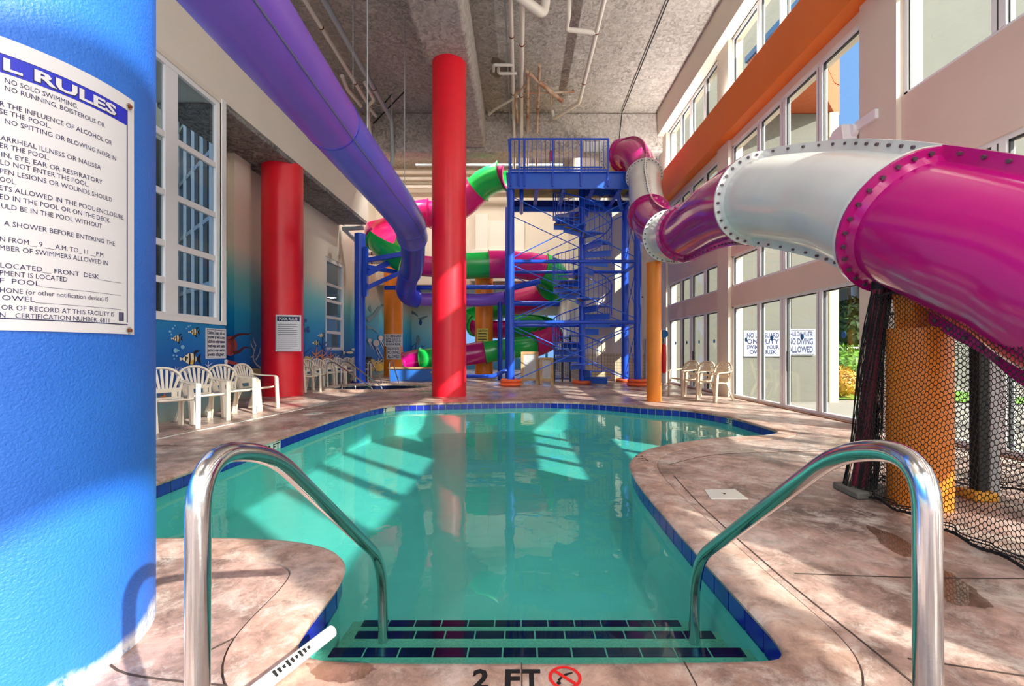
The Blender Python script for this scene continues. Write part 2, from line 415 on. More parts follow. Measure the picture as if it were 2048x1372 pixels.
FISH = [mat('fish_cream', (240, 232, 200), 0.5), mat('fish_black', (16, 18, 24), 0.5), mat('fish_yellow', (232, 190, 70), 0.5),
        mat('coral_white', (206, 218, 240), 0.5), mat('octopus_red', (160, 70, 70), 0.5), mat('octopus_dark', (84, 40, 44), 0.5),
        mat('mural_sand', (196, 176, 120), 0.6), mat('starfish_orange', (224, 130, 70), 0.5), mat('bubble_pale', (130, 190, 226), 0.4),
        mat('dolphin_grey', (120, 150, 160), 0.5), mat('coral_purple', (120, 120, 190), 0.5), mat('jelly_pale', (220, 200, 190), 0.5),
        mat('kelp_blue', (30, 80, 150), 0.5)]

# ================================================================== THE SETTING
XL, XR, ZC = -5.75, 5.25, 9.8
XM = -6.84
# ---- pool outline (coping nose), plan metres
PO = [(-3.16,3.5),(-3.16,5.2),(-3.12,7.2),(-2.97,8.9),(-2.62,9.75),(-1.92,9.9),(-1.1,10.08),(0.49,10.3),(1.74,9.9),(2.54,9.28),(3.25,8.85),
      (3.60,8.1),(3.70,7.2),(3.70,6.6),(3.5,6.3),(3.11,6.16),(2.66,6.05),(2.17,5.81),(1.69,5.5),(1.36,5.16),(1.13,4.69),(1.04,4.14),(1.015,3.6),(1.01,2.63),
      (1.02,2.04),(1.02,1.82),(0.98,1.72),(0.85,1.69),(0.3,1.68),(-0.26,1.68),(-0.63,1.685),(-0.79,1.715),(-0.875,1.80),(-0.89,1.97),(-0.89,2.2),(-0.925,2.41),
      (-1.02,2.57),(-1.19,2.69),(-1.46,2.77),(-1.85,2.80),(-2.4,2.80),(-2.85,2.88),(-3.1,3.12)]
NOSE = [p.to_2d() for p in spline([(a, b, 0) for a, b in PO], 6, closed=True)]
def offs(poly, d, smooth=2):
    k = len(poly); out = []
    area = sum(poly[i].x*poly[(i+1)%k].y - poly[(i+1)%k].x*poly[i].y for i in range(k))
    sg = 1 if area > 0 else -1                     # +d = outwards
    for i in range(k):
        t = (poly[(i+1)%k] - poly[i-1]).normalized(); n = Vector((t.y, -t.x)) * sg
        out.append(poly[i] + n*d)
    for _ in range(smooth): out = [out[i]*0.5 + (out[i-1] + out[(i+1)%k])*0.25 for i in range(k)]
    return out
OUT = offs(NOSE, 0.27, 8); WALLP = offs(NOSE, 0.03, 1)
# small round pool beyond the red column
SPC = Vector((-4.35, 14.1)); SPR = (1.75, 1.35)
SPA = [Vector((SPC.x + SPR[0]*math.cos(2*math.pi*i/40), SPC.y + SPR[1]*math.sin(2*math.pi*i/40))) for i in range(40)]
# ---- floor with two openings
bm = bmesh.new(); ed = []
for loop in ([Vector((-8.2,-8)),Vector((5.55,-8)),Vector((5.55,17.8)),Vector((2.3,17.8)),Vector((2.3,29)),Vector((-8.2,29))], OUT, SPA):
    vs = [bm.verts.new((p.x, p.y, 0)) for p in loop]
    ed += [bm.edges.new((vs[i], vs[(i+1) % len(vs)])) for i in range(len(vs))]
bmesh.ops.triangle_fill(bm, use_beauty=True, use_dissolve=False, edges=ed)
for f in bm.faces:
    if f.normal.z < 0: f.normal_flip()
me = bpy.data.meshes.new('floor'); bm.to_mesh(me); bm.free(); me.materials.append(M['deck'])
floor = bpy.data.objects.new('floor', me); COL.objects.link(floor); struct(floor)
# joints cut in the deck: thin dark lines with depth
mb = MB()
for pts in ([(1.35,1.0),(1.36,1.6),(1.33,2.4),(1.35,3.4),(1.42,4.2)], [(1.42,2.35),(2.3,2.3),(4.0,2.32)], [(-0.9,1.55),(-1.4,1.62),(-1.6,1.75)], [(-1.2,2.62),(-0.98,2.32),(-1.05,2.0),(-1.22,1.7)],
            [(1.5,4.6),(2.2,5.05),(3.3,5.2),(5.2,5.3)], [(-5.6,8.2),(-3.5,8.4)], [(1.45,1.7),(2.4,1.45),(4.0,1.1)], [(-5.6,5.6),(-3.5,5.5)]):
    pp = spline([(a, b, 0.0012) for a, b in pts], 6)
    mb.sweep(pp, [(-0.004,-0.001),(0.004,-0.001),(0.004,0.001),(-0.004,0.001)], (0, 0, 1))
mb.build('floor_joint', M['grout'], floor)
# ---- pool
pool = bpy.data.objects.new('swimming_pool', None); COL.objects.link(pool); struct(pool)
mb = MB()
prof_o = [(0.32, -0.02), (0.262, -0.02), (0.262, 0.004), (0.15, 0.010), (0.04, 0.010), (0.012, 0.004), (0.0, -0.012), (0.006, -0.03), (0.03, -0.036), (0.03, -0.05)]
rings = []
for d, z in prof_o: rings.append([Vector((p.x, p.y, z)) for p in (offs(NOSE, d, 8 if d > 0.1 else (2 if d > 0.005 else 0)))])
k = len(NOSE); vs = [p for r in rings for p in r]; fs = []
for a in range(len(rings)-1):
    for i in range(k): fs.append((a*k+i, a*k+(i+1) % k, (a+1)*k+(i+1) % k, (a+1)*k+i))
coping = mb.add(vs, fs).build('coping', M['coping'], pool, sharp=50)
mb = MB()                                          # basin
ZW, ZF = -0.125, -0.66
mb.add([(p.x, p.y, -0.03) for p in WALLP] + [(p.x, p.y, ZF) for p in WALLP], [(i, (i+1) % k, k+(i+1) % k, k+i) for i in range(k)])
bm = bmesh.new(); vs = [bm.verts.new((p.x, p.y, ZF)) for p in WALLP]
bmesh.ops.triangle_fill(bm, use_beauty=True, edges=[bm.edges.new((vs[i], vs[(i+1) % k])) for i in range(k)])
bm.verts.index_update(); mb.add([v.co.copy() for v in bm.verts], [tuple(v.index for v in f.verts) for f in bm.faces]); 
WF = [tuple(v.index for v in f.verts) for f in bm.faces]; WV = [v.co.copy() for v in bm.verts]; bm.free()
mb.build('basin', M['plaster'], pool, sharp=40)
# waterline tiles: one grout band and a course of tiles
def along(poly, step):
    k = len(poly); out = []; L = 0; nxt = 0
    for i in range(k):
        a = poly[i]; b = poly[(i+1) % k]; l = (b-a).length
        while nxt <= L + l and l > 0: out.append((a.lerp(b, (nxt-L)/l), (b-a).normalized())); nxt += step
        L += l
    return out
mb = MB(); TI = offs(NOSE, 0.024, 1)
mb.add([(p.x, p.y, -0.028) for p in TI] + [(p.x, p.y, -0.145) for p in TI], [(i, (i+1) % k, k+(i+1) % k, k+i) for i in range(k)], 1)
area = sum(NOSE[i].x*NOSE[(i+1)%k].y - NOSE[(i+1)%k].x*NOSE[i].y for i in range(k)); sg = 1 if area > 0 else -1
tl = along(offs(NOSE, 0.022, 1), 0.157)
MARK = [G(550,885), G(765,812), G(1083,806), G(1443,833), G(1530,862)]
for (p, t), (p2, t2) in zip(tl, tl[1:] + tl[:1]):
    n = Vector((t.y, -t.x)) * sg; a = p + t*0.0055; b = p2 - t2*0.0055
    if any((Vector((p.x, p.y)) - q.to_2d()).length < 0.17 for q in MARK): continue
    for z0, z1 in ((-0.034, -0.140),):
        v4 = [(a.x, a.y, z0), (b.x, b.y, z0), (b.x, b.y, z1), (a.x, a.y, z1)]
        mb.prism(v4, (-n.x*0.006, -n.y*0.006, 0), 0)
mb.build('waterline_tile', [M['tile'], M['tile_grout']], pool, sharp=30)
for q, s in zip(MARK, ('3 FT', '3 FT', '3 FT', '2.5FT', '2.5FT')):
    j = min(range(k), key=lambda i: (NOSE[i]-q.to_2d()).length); t = (NOSE[(j+1) % k]-NOSE[j-1]).normalized(); n = Vector((-t.y, t.x))*sg
    p0 = NOSE[j]; tx = Vector((t.x, t.y, 0)) * (-sg); nn = Vector((n.x, n.y, 0))
    if (p0 + n*0.1 - Vector((0, 0))).length > 1e9: pass
    mb = MB(); c = Vector((p0.x, p0.y, -0.087)) - nn*0.022
    def fn(x, y, dd=0.0): return c + tx*x + Vector((0, 0, y)) + nn*dd
    mb.prism([fn(-0.16,-0.055,0.002), fn(0.16,-0.055,0.002), fn(0.16,0.055,0.002), fn(-0.16,0.055,0.002)], nn*0.006)
    put_text(mb, s, lambda x, y: fn(x, y, 0.0095), -0.14, 0.14, -0.04, 0.115, 1, bold=0.02)
    mb.build('depth_marker', [M['tile_white'], M['black']], pool, sharp=None)
# entry steps
for zi, y0, y1, half in ((-0.215, 1.66, 2.08, 1), (-0.335, 1.66, 2.40, 1), (-0.455, 1.66, 2.70, 1)):
    x0, x1 = -0.92, 1.05
    if y1 > 2.45: x0 = -0.99
    st = MB().box((x0, y0, zi-0.30), (x1, y1, zi)).build('step', M['step'], pool, sharp=30)
    mb = MB(); mb.box((x0+0.06, y1-0.062, zi-0.01), (x1-0.005, y1-0.002, zi+0.003), 1)
    x = x0 + 0.065
    while x + 0.14 < x1:
        mb.box((x, y1-0.058, zi), (x+0.148, y1-0.001, zi+0.006)); mb.box((x, y1-0.004, zi-0.045), (x+0.148, y1+0.004, zi+0.006)); x += 0.156
    mb.build('nosing_tile', [M['tile_navy'], M['tile_grout']], st, sharp=30)
wt = MB().add([(v.x, v.y, ZW) for v in WV], WF).build('pool_water', M['water'], None, sharp=None, up=True)
tag(wt, 'calm turquoise water filling the free form swimming pool', 'water', kind='stuff')
# coping lettering: 2 FT and the no diving roundel
mb = MB(); zc = 0.0115
def flat(x, y): return Vector((x, y, zc))
def pxflat(x, y, z=zc): return G(x, y, z)
put_text(mb, '2', flat, -0.166, -0.108, 1.535, 0.13, 0, bold=0.035); put_text(mb, 'F', flat, -0.052, 0.000, 1.535, 0.13, 0, bold=0.035); put_text(mb, 'T', flat, 0.008, 0.072, 1.535, 0.13, 0, bold=0.035)
c0 = Vector((0.157, 1.588, 0)); n = 28
for i in range(n):
    a, b = 2*math.pi*i/n, 2*math.pi*(i+1)/n
    mb.add([c0+Vector((math.cos(t)*r, math.sin(t)*r*0.98, zc)) for t, r in ((a,.058),(b,.058),(b,.046),(a,.046))], [(0,1,2,3)], 1)
mb.prism([c0+Vector(v) for v in ((-.045,.032,zc+.0006),(-.036,.041,zc+.0006),(.042,-.032,zc+.0006),(.033,-.041,zc+.0006))], (0,0,.0004), 1)
mb.add([c0+Vector((x, y, zc)) for x, y in ((-.02,-.02),(-.008,.0),(.012,.012),(.03,.02),(.028,.026),(.006,.02),(-.012,.008),(-.028,-.014))], [tuple(range(8))], 0)
mb.add([c0+Vector((-.024+.008*math.cos(t), -.027+.008*math.sin(t), zc)) for t in [i*.63 for i in range(10)]], [tuple(range(10))], 0)
mb.build('depth_marking', [M['black'], M['no_red']], coping, sharp=None)
mb = MB()
put_text(mb, '2 FT', lambda x, y: Vector((1.30 + y*0.9, 4.95 - x*0.95, 0.0115)), 0.0, 0.27, -0.05, 0.12, 0)
mb.build('depth_marking', [M['black']], coping, sharp=None)
mb = MB()                                          # joints in the coping
for x, y0, y1 in ((0.004, 1.42, 1.685), (0.60, 1.43, 1.69)): mb.box((x, y0, 0.0095), (x+0.005, y1-0.02, 0.0112))
mb.build('coping_joint', M['grout'], coping, sharp=None)
# ---- small pool
sp = bpy.data.objects.new('plunge_pool', None); COL.objects.link(sp); struct(sp)
def ell(k_, z): return [Vector((SPC.x + (SPR[0]+k_)*math.cos(2*math.pi*i/40), SPC.y + (SPR[1]+k_)*math.sin(2*math.pi*i/40), z)) for i in range(40)]
def ringmesh(loops):
    mb = MB(); vs = [p for l in loops for p in l]; n = len(loops[0])
    return mb.add(vs, [(a*n+i, a*n+(i+1) % n, (a+1)*n+(i+1) % n, (a+1)*n+i) for a in range(len(loops)-1) for i in range(n)])
ringmesh([ell(.02,-.02), ell(.02,.03), ell(-.05,.06), ell(-.24,.055), ell(-.28,.03), ell(-.27,-.01)]).build('coping', M['coping'], sp, sharp=60)
ringmesh([ell(-.262,0.0), ell(-.262,-.14)]).build('waterline_tile', M['tile_navy'], sp)
b_ = ringmesh([ell(-.255,-.14), ell(-.255,-.7)]); b_.add(ell(-.255,-.7), [tuple(range(40))]); b_.build('basin', M['plaster'], sp)
wt2 = MB().add(ell(-.256,-.1), [tuple(range(40))]).build('pool_water', M['water'], None, sharp=None, up=True)
tag(wt2, 'still water in the small round pool beyond the red column', 'water', kind='stuff')
# ---- ceiling, drops and beams
cl = MB().box((-8.2,-8,ZC), (5.6,30,ZC+0.3)).build('ceiling', M['spray'], None); struct(cl)
def rough_box(a, b, seg=0.45, amp=0.035):
    mb = MB().box(a, b); return mb
tb = struct(MB().box((-2.42,-8,8.5),(-1.25,16.5,ZC)).build('trim_1', M['spray'], None, bevel=0.08))
tb = struct(MB().box((-6.84,16.5,8.38),(5.2,17.1,ZC)).build('trim_2', M['spray'], None, bevel=0.06))
bm = bmesh.new(); 
# a patch where the spray has come off
mb = MB(); pts = []
for i in range(18):
    a = 2*math.pi*i/18; r = 0.30*(1+0.22*math.sin(3*a+1)+0.12*math.sin(5*a)); pts.append((-0.62+r*1.0*math.cos(a), 13.9+r*1.5*math.sin(a), ZC-0.02))
mb.prism(pts, (0,0,0.015), 0); mb.build('bare_patch', mat('bare_concrete', (140,128,112), 0.9, noise=0.2, nscale=3), cl, sharp=None)
# ---- left side: upper wall, soffit, bay and recessed mural walls
YB = 8.87
wl = struct(MB().box((-7.1,-8,6.0),(XL,17.2,ZC)).build('wall_left', [M['cream']], None))
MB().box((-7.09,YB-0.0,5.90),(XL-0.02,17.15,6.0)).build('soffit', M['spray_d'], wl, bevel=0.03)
WY0, WY1, WZ0, WZ1 = 4.55, YB-0.12, 1.72, 5.92     # opening of the left window
bay = MB(); 
bay.box((XL-0.3,-8,0),(XL,WY0,6.0)); bay.box((XL-0.3,WY0,0),(XL,WY1,WZ0)); bay.box((XL-0.16,WY1,0),(XL,YB,6.0)); bay.box((XL-0.3,WY0,WZ1),(XL,WY1,6.0))
bay.prism([(XL-.16,YB-.02,0),(XL-.02,YB,0),(XM+.0,10.62,0),(XM-.25,10.95,0)],(0,0,6.0))
wbay = struct(bay.build('wall_left_bay', M['mural'], None))
rec = MB(); rec.box((XM-0.25,10.9,0),(XM,11.55,6.0)); rec.box((XM-0.45,11.5,0),(XM-0.2,12.8,6.0)); rec.box((XM-0.25,12.8,0),(XM,16.0,6.0))
rec.box((XM-0.25,16.0,0),(XM,17.7,1.17)); rec.box((XM-0.25,16.0,4.5),(XM,17.7,9.8)); rec.box((XM-0.25,17.7,0),(XM,29,9.8)); rec.box((XM-.25,17.2,6),(XM,17.7,9.8))
wrec = struct(rec.build('wall_left_recess', M['mural'], None))
# ---- left windows
def grid_window(name, x, y0, y1, z0, z1, ys, zs, xin, lab=None, bars=0.05, fw=0.12):
    o = bpy.data.objects.new(name, None); COL.objects.link(o); struct(o)
    fr = MB()
    fr.box((x-0.05,y0,z0),(x+0.03,y0+fw,z1)); fr.box((x-0.05,y1-fw,z0),(x+0.03,y1,z1)); fr.box((x-0.05,y0+fw,z1-fw),(x+0.03,y1-fw,z1)); fr.box((x-0.05,y0+fw,z0),(x+0.03,y1-fw,z0+fw*0.8))
    fr.build('frame', M['white'], o, sharp=20)
    for a, b in ys: MB().box((x-0.05,a,z0+fw*0.8),(x+0.02,b,z1-fw)).build('mullion', M['white'], o, sharp=20)
    edges = [y0+fw] + [v for a, b in ys for v in (a, b)] + [y1-fw]
    zz = [z0+fw*0.8] + zs + [z1-fw]
    for i in range(0, len(edges), 2):
        for zt in zs: MB().box((x-0.045,edges[i],zt-bars),(x+0.015,edges[i+1],zt+bars)).build('transom', M['white'], o, sharp=20)
        for zi in range(len(zz)-1):
            a = zz[zi] + (bars if zi else 0); b = zz[zi+1] - (bars if zi < len(zs) else 0)
            MB().box((x-0.038,edges[i],a),(x-0.030,edges[i+1],b)).build('pane', M['glass_l'], o, sharp=20)
    return o
grid_window('window_1', XL-0.06, WY0, WY1, WZ0, WZ1, [(5.95,6.15),(7.43,7.70)], [2.31,2.91,3.74,4.69], 0, fw=0.085)
MB().box((XL-0.02,WY0-0.05,WZ0-0.07),(XL+0.03,YB,WZ0)).build('sill', M['white'], bpy.data.objects['window_1'])
MB().box((XL-0.02,WY1-0.0,WZ0-0.07),(XL+0.025,YB-0.0,6.0)).build('casing', M['white'], bpy.data.objects['window_1'])
grid_window('window_2', XM-0.05, 16.0, 17.7, 1.17, 4.5, [], [1.83,2.37,2.96,3.55], 0, fw=0.14)
# ---- right side: three bays between piers, bands and window tiers
PIERS = [(-3.75,-3.1),(1.3,1.95),(6.29,6.97),(11.37,12.0),(16.2,17.4)]
TIERS = [(0.02,2.26),(2.74,3.51),(4.66,6.25),(7.3,8.94)]
XO = XR + 0.32
wr = MB()
for a, b in PIERS: wr.box((XR-0.05,a,0),(XO,b,ZC), 0)
for z0, z1, m in ((2.26,2.74,1),(3.51,4.66,1),(8.94,ZC,0)): wr.box((XR+0.02,-8,z0),(XO,17.4,z1), m)
wr.box((XR+0.02,-8,6.25),(XO,17.4,7.3), 0)
wall_r = struct(wr.build('wall_right', [M['beige'], M['rose']], None, sharp=20))
struct(MB().box((4.98,-8,6.42),(XR+0.05,16.9,7.4)).build('trim_3', M['orange_wall'], None, sharp=20))
struct(MB().box((4.98,-8,8.94),(XR+0.05,17.0,ZC)).build('trim_4', M['beige'], None, sharp=20))
struct(MB().box((XR-0.02,-8,-0.2),(XO,17.4,0.02)).build('trim_5', mat('door_sill', (150,110,86), 0.6), None, sharp=20))
def bay_window(name, y0, y1, z0, z1, door=False):
    o = bpy.data.objects.new(name, None); COL.objects.link(o); struct(o); x = XR + 0.10
    fw = 0.055; L = y1 - y0; ms = [y0 + L*f for f in (0.252, 0.507, 0.715)]
    fr = MB(); fr.box((x-.04,y0,z0),(x+.06,y0+fw,z1)); fr.box((x-.04,y1-fw,z0),(x+.06,y1,z1)); fr.box((x-.04,y0,z1-fw),(x+.06,y1,z1)); fr.box((x-.04,y0,z0),(x+.06,y1,z0+fw))
    fr.build('frame', M['white'], o, sharp=20)
    for i, m_ in enumerate(ms):
        wd = 0.09 if i != 1 else 0.12
        MB().box((x-.05,m_-wd,z0+fw),(x+.05,m_-0.012,z1-fw)).box((x-.04,m_-.012,z0+fw),(x+.04,m_+.012,z1-fw),1).box((x-.05,m_+.012,z0+fw),(x+.05,m_+wd*0.7,z1-fw)).build('mullion', [M['white'], M['frame_dark']], o, sharp=20)
    e_ = [y0+fw] + [v for i, m_ in enumerate(ms) for v in (m_-(0.09 if i != 1 else 0.12), m_+(0.09 if i != 1 else 0.12)*0.7)] + [y1-fw]
    for i in range(0, 8, 2):
        p = MB().box((x-.006,e_[i],z0+fw),(x+.006,e_[i+1],z1-fw)).build('pane', M['glass'], o, sharp=20)
        g = MB()
        for ya in (e_[i], e_[i+1]-.02): g.box((x-.02,ya,z0+fw),(x+.02,ya+.02,z1-fw))
        g.box((x-.02,e_[i],z1-fw-.022),(x+.02,e_[i+1],z1-fw)); g.build('gasket', M['frame_dark'], p, sharp=20)
        if door:
            yc = (e_[i]+e_[i+1])/2; d = MB().cyl((x-.012,yc,1.42),(x-.007,yc,1.42),.055,20); d.build('sticker', M['ext_blue'], p, sharp=20)
            if i == 2: MB().box((x-.07,e_[i+1]-.10,.75),(x-.02,e_[i+1]-.06,1.15)).build('door_handle', M['frame_dark'], o, bevel=.006)
    return o
wi = 3; di = 1
for (a0, a1), (b0, b1) in zip(PIERS, PIERS[1:]):
    for ti, (z0, z1) in enumerate(TIERS):
        if ti == 0: bay_window('door_%d' % di, a1, b0, z0, z1, True); di += 1
        else: bay_window('window_%d' % wi, a1, b0, z0, z1); wi += 1
# bay behind the camera keeps its piers, sun comes through it as well
# ---- back walls
YK = 17.45
bk = MB(); bk.box((2.3,YK,0),(XO,YK+0.3,ZC)); bk.box((2.3,YK+.3,0),(2.6,29,ZC))
struct(bk.build('wall_back_right', M['block'], None))
bk = MB(); bk.box((-7.1,21.6,4.3),(2.3,21.9,ZC))
wb = struct(bk.build('wall_back', M['beige'], None))
mb = MB()
for x0, x1, z0, z1, dy in ((-2.1,-1.5,5.9,7.6,.25),(-1.5,.2,5.9,7.3,.16),(-2.3,.5,4.4,5.9,.35)): mb.box((x0,21.6-dy,z0),(x1,21.6,z1))
mb.build('duct_casing', M['cream'], wb, bevel=.02)
ce2 = struct(MB().box((-7.1,21.9,4.3),(2.3,29,4.5)).build('ceiling_back', M['galv'], None))
mb = MB()
for i in range(12): mb.box((-7+i*.8,22.0,4.16),(-6.9+i*.8,29,4.3))
mb.build('joist', M['galv'], ce2)
bw = MB(); ZB = 28.7
bw.box((-7.1,ZB,0),(-5.1,ZB+.2,4.3)); bw.box((-5.1,ZB,3.4),(2.3,ZB+.2,4.3)); bw.box((-5.1,ZB,0),(2.3,ZB+.2,.7)); 
for x in (-4.0,-2.6,-1.2,.2,1.6): bw.box((x,ZB,.7),(x+.15,ZB+.2,3.4))
struct(bw.build('wall_back_far', M['mural_far'], None))
# ---- murals: painted figures lie in the wall's paint
def mural(name, parent, plane, X):
    """plane 'x': wall at constant X facing +X; px polygons"""
    mb = MB(); st = {'k': 0}
    def w(x, y):
        if plane == 'x': d = X*F/(x-VX); return Vector((X+0.003+0.0004*st['k'], d, HC+(VY-y)/F*d))
        return Vector(((x-VX)/F*X, X-0.003-0.0004*st['k'], HC+(VY-y)/F*X))
    def poly(pts, m): st['k'] += 1; mb.add([w(*p) for p in pts], [tuple(range(len(pts)))], m)
    def oval(cx, cy, rx, ry, m, n=16, rot=0):
        poly([(cx+rx*math.cos(t)*math.cos(rot)-ry*math.sin(t)*math.sin(rot), cy+rx*math.cos(t)*math.sin(rot)+ry*math.sin(t)*math.cos(rot)) for t in [2*math.pi*i/n for i in range(n)]], m)
    def line(pts, wd, m, taper=True):
        pts = [Vector((a, b)) for a, b in pts]; pts = [p.to_2d() for p in spline([(p.x, p.y, 0) for p in pts], 5)]
        k = len(pts); st['k'] += 1; L = []
        for i in range(k):
            t = (pts[min(i+1,k-1)]-pts[max(i-1,0)]).normalized(); h = wd*(1-0.8*i/(k-1) if taper else 1)/2; n = Vector((-t.y, t.x))*h
            L.append((pts[i]+n, pts[i]-n))
        mb.add([w(*q) for p in L for q in p], [(2*i,2*i+1,2*i+3,2*i+2) for i in range(k-1)], m)
    def fish(cx, cy, s, flip=False):
        f = -1 if flip else 1
        def q(pts): return [(cx+f*a*s, cy+b*s) for a, b in pts]
        poly(q([(.3,-.42),(.55,-.75),(.95,-.7),(.6,-.5),(.5,-.3)]), 1); poly(q([(.2,.4),(.3,.75),(.6,.85),(.45,.5)]), 1)
        poly(q([(-.62,0),(-.4,-.2),(0,-.5),(.35,-.46),(.62,-.1),(.62,.1),(.35,.44),(0,.46),(-.4,.18)]), 0)
        poly(q([(.2,.1),(.5,.05),(.45,.3),(.15,.46),(-.1,.42)]), 2)
        poly(q([(-.66,-.1),(-.8,-.15),(-.8,.15),(-.66,.1),(-.55,0)]), 0)
        for x0, h in ((-.36,.22),(-.02,.48),(.36,.44)): poly(q([(x0,-h),(x0+.11,-h),(x0+.15,0),(x0+.09,h),(x0-.02,h),(x0+.03,0)]), 1)
        poly(q([(.6,-.05),(1.0,-.5),(.88,0),(1.0,.5),(.6,.05)]), 1); oval(cx-f*.17*s, cy-.1*s, .06*s, .08*s, 1, 10)
    def coral(cx, cy, s, m, wd=3):
        line([(cx,cy),(cx-.1*s,cy-.5*s),(cx-.05*s,cy-s)], wd, m); line([(cx-.08*s,cy-.4*s),(cx-.4*s,cy-.7*s)], wd*.8, m); line([(cx-.08*s,cy-.5*s),(cx+.35*s,cy-.85*s)], wd*.8, m); line([(cx-.05*s,cy-.3*s),(cx+.3*s,cy-.5*s)], wd*.8, m)
    return mb, poly, oval, line, fish, coral
mb, poly, oval, line, fish, coral = mural('x', wbay, 'x', XL)
fish(352,677,13); fish(386,664,13); fish(377,718,24)
for x, y, r in ((338,663,2.5),(344,657,2),(348,651,1.6),(341,669,2),(371,657,1.6),(375,653,2),(379,651,1.6),(349,701,4.5),(363,694,4),(345,711,2.2),(351,712,2),(355,701,1.5),(346,718,1.8)): oval(x,y,r,r,8,12)
for x, y, s, m, wd in ((416,742,20,3,3),(398,746,16,3,3),(372,748,16,3,3),(360,748,14,3,2.5),(349,750,18,3,2.5),(338,748,14,3,2.5)): coral(x,y,s,m,wd)
oval(434,733,5,4,3); oval(434,733,3,2,12); poly([(446,722),(452,722),(451,748),(445,748)],3); oval(449,722,4,3,3)
poly([(325,786),(328,793),(335,795),(329,799),(331,807),(325,802),(318,806),(320,798),(315,793),(322,792)],7)
mb.build('mural_painting', FISH, wbay, sharp=None)
mb, poly, oval, line, fish, coral = mural('x', wrec, 'x', XM)
oval(460,692,14,20,4,18); 
for r in (3,7,11): line([(460-r*.6,690-r),(460+r*.5,688-r*.6),(460+r*.7,694+r*.5),(460,697+r)],1.6,5,False)
line([(462,680),(472,671),(484,668),(496,668),(503,665)],7,5); line([(466,706),(478,703),(488,695),(500,696)],8,5); line([(452,723),(470,727),(484,735),(489,742),(491,760)],8,4); line([(452,738),(462,750),(470,760)],6,5)
mb.build('mural_painting', FISH, wrec, sharp=None)
mb, poly, oval, line, fish, coral = mural('x', wrec, 'x', XM-0.2)
line([(524,738),(512,728),(506,715),(509,700),(512,690)],4,3); line([(508,712),(500,714),(492,706),(488,700)],3,3); line([(509,702),(502,690),(496,686)],3,3); line([(511,720),(518,708),(520,696)],3,3); line([(503,692),(501,681)],2.5,3); line([(512,692),(507,681),(506,674)],2.5,3)
poly([(482,752),(496,741),(508,736),(520,738),(526,742),(526,752)],6)
mb.build('mural_painting', FISH, wrec, sharp=None)
mb, poly, oval, line, fish, coral = mural('x', wrec, 'x', XM)
fish(631,686,9); fish(641,671,8); 
for x, y, r in ((604,632,3),(610,641,3.5),(605,648,3),(611,660,3.5),(617,662,2.5),(616,655,2)): oval(x,y,r,r*1.3,12,10)
for x, y, s, m in ((610,725,34,12),(648,705,30,12),(655,722,34,10),(626,726,20,10),(634,724,30,7),(662,726,22,7),(672,724,16,3),(645,725,24,7),(684,722,14,10),(620,728,18,2)): coral(x,y,s,m,4)
for x, y, rx, ry, m in ((612,722,8,10,6),(627,726,9,10,10),(642,730,9,10,7),(656,727,8,12,10),(668,730,9,8,7)): oval(x,y,rx,ry,m)
oval(698,705,7,2.5,0); poly([(690,705),(684,700),(685,710)],0); oval(706,699,5,2.2,0)
line([(733,640),(745,632),(756,618),(762,612),(768,610)],9,9); poly([(735,618),(740,610),(742,624)],9); line([(732,655),(745,657),(755,666)],7,9)
for x, y, r in ((738,681,4),(751,686,6.5),(760,676,5)): 
    oval(x,y,r,r,11); line([(x,y+r*.5),(x+r*1.2,y+r*3),(x+r*2.4,y+r*5)],2,11); line([(x-2,y+r*.5),(x+r*.4,y+r*3),(x+r*1.2,y+r*4.4)],1.5,11)
for x, y, s in ((735,735,14),(757,735,20),(748,735,16),(766,735,16)): coral(x,y,s,2,4)
oval(742,730,8,12,2); oval(757,735,9,8,2)
mb.build('mural_painting', FISH, wrec, sharp=None)
mb, poly, oval, line, fish, coral = mural('y', None, 'y', ZB)
line([(818,624),(828,626),(836,633)],8,9); line([(838,640),(846,636),(856,632)],8,9); oval(841,645,3,6,12)
for x, s in ((806,40),(816,50),(826,36),(835,44),(846,38)): coral(x,728,s,12,4)
oval(836,680,4,10,9)
mb.build('mural_painting', FISH, bpy.data.objects['wall_back_far'], sharp=None)
# ---- ground outside
gr = struct(MB().add([(5.57,-60,-0.2),(80,-60,-0.2),(80,80,-0.2),(5.57,80,-0.2)],[(0,1,2,3)]).add([(-80,-60,-0.2),(-7.2,-60,-0.2),(-7.2,80,-0.2),(-80,80,-0.2)],[(0,1,2,3)]).add([(-7.2,29.3,-0.2),(5.57,29.3,-0.2),(5.57,80,-0.2),(-7.2,80,-0.2)],[(0,1,2,3)]).build('ground', M['ext_pave'], None, sharp=None))

# ================================================================== COLUMNS AND SIGNS
def column(name, label, c, r, z1, m, n=48, foot=None):
    mb = MB().lathe([(r, 0), (r, z1)], (c[0], c[1], 0), n)
    o = mb.build(name, m, None, sharp=40, origin=(c[0], c[1], 0)); tag(o, label, 'column'); return o
BC = Vector((-2.0, 1.70)); BR = 0.5
col_blue = column('column', 'big round blue stuccoed column at the near left carrying the large white rules board', BC, BR, ZC, M['blue_col'], 96)
col_red = column('column', 'tallest red round column standing at the far edge of the pool', (-1.82, 11.68), 0.435, 8.55, M['red'])
col_red2 = column('column', 'shorter red round column behind the white chairs by the left wall, with a rules notice', (-6.18, 11.85), 0.49, 5.95, M['red'])
col_or1 = column('column', 'round orange column in front of the sea mural with two white notices on it', (-5.85, 21.0), 0.42, 5.3, M['orange'])
col_or2 = column('column', 'round orange column behind the blue tower leg with a small yellow notice', (-1.53, 19.4), 0.375, 4.25, M['orange'])
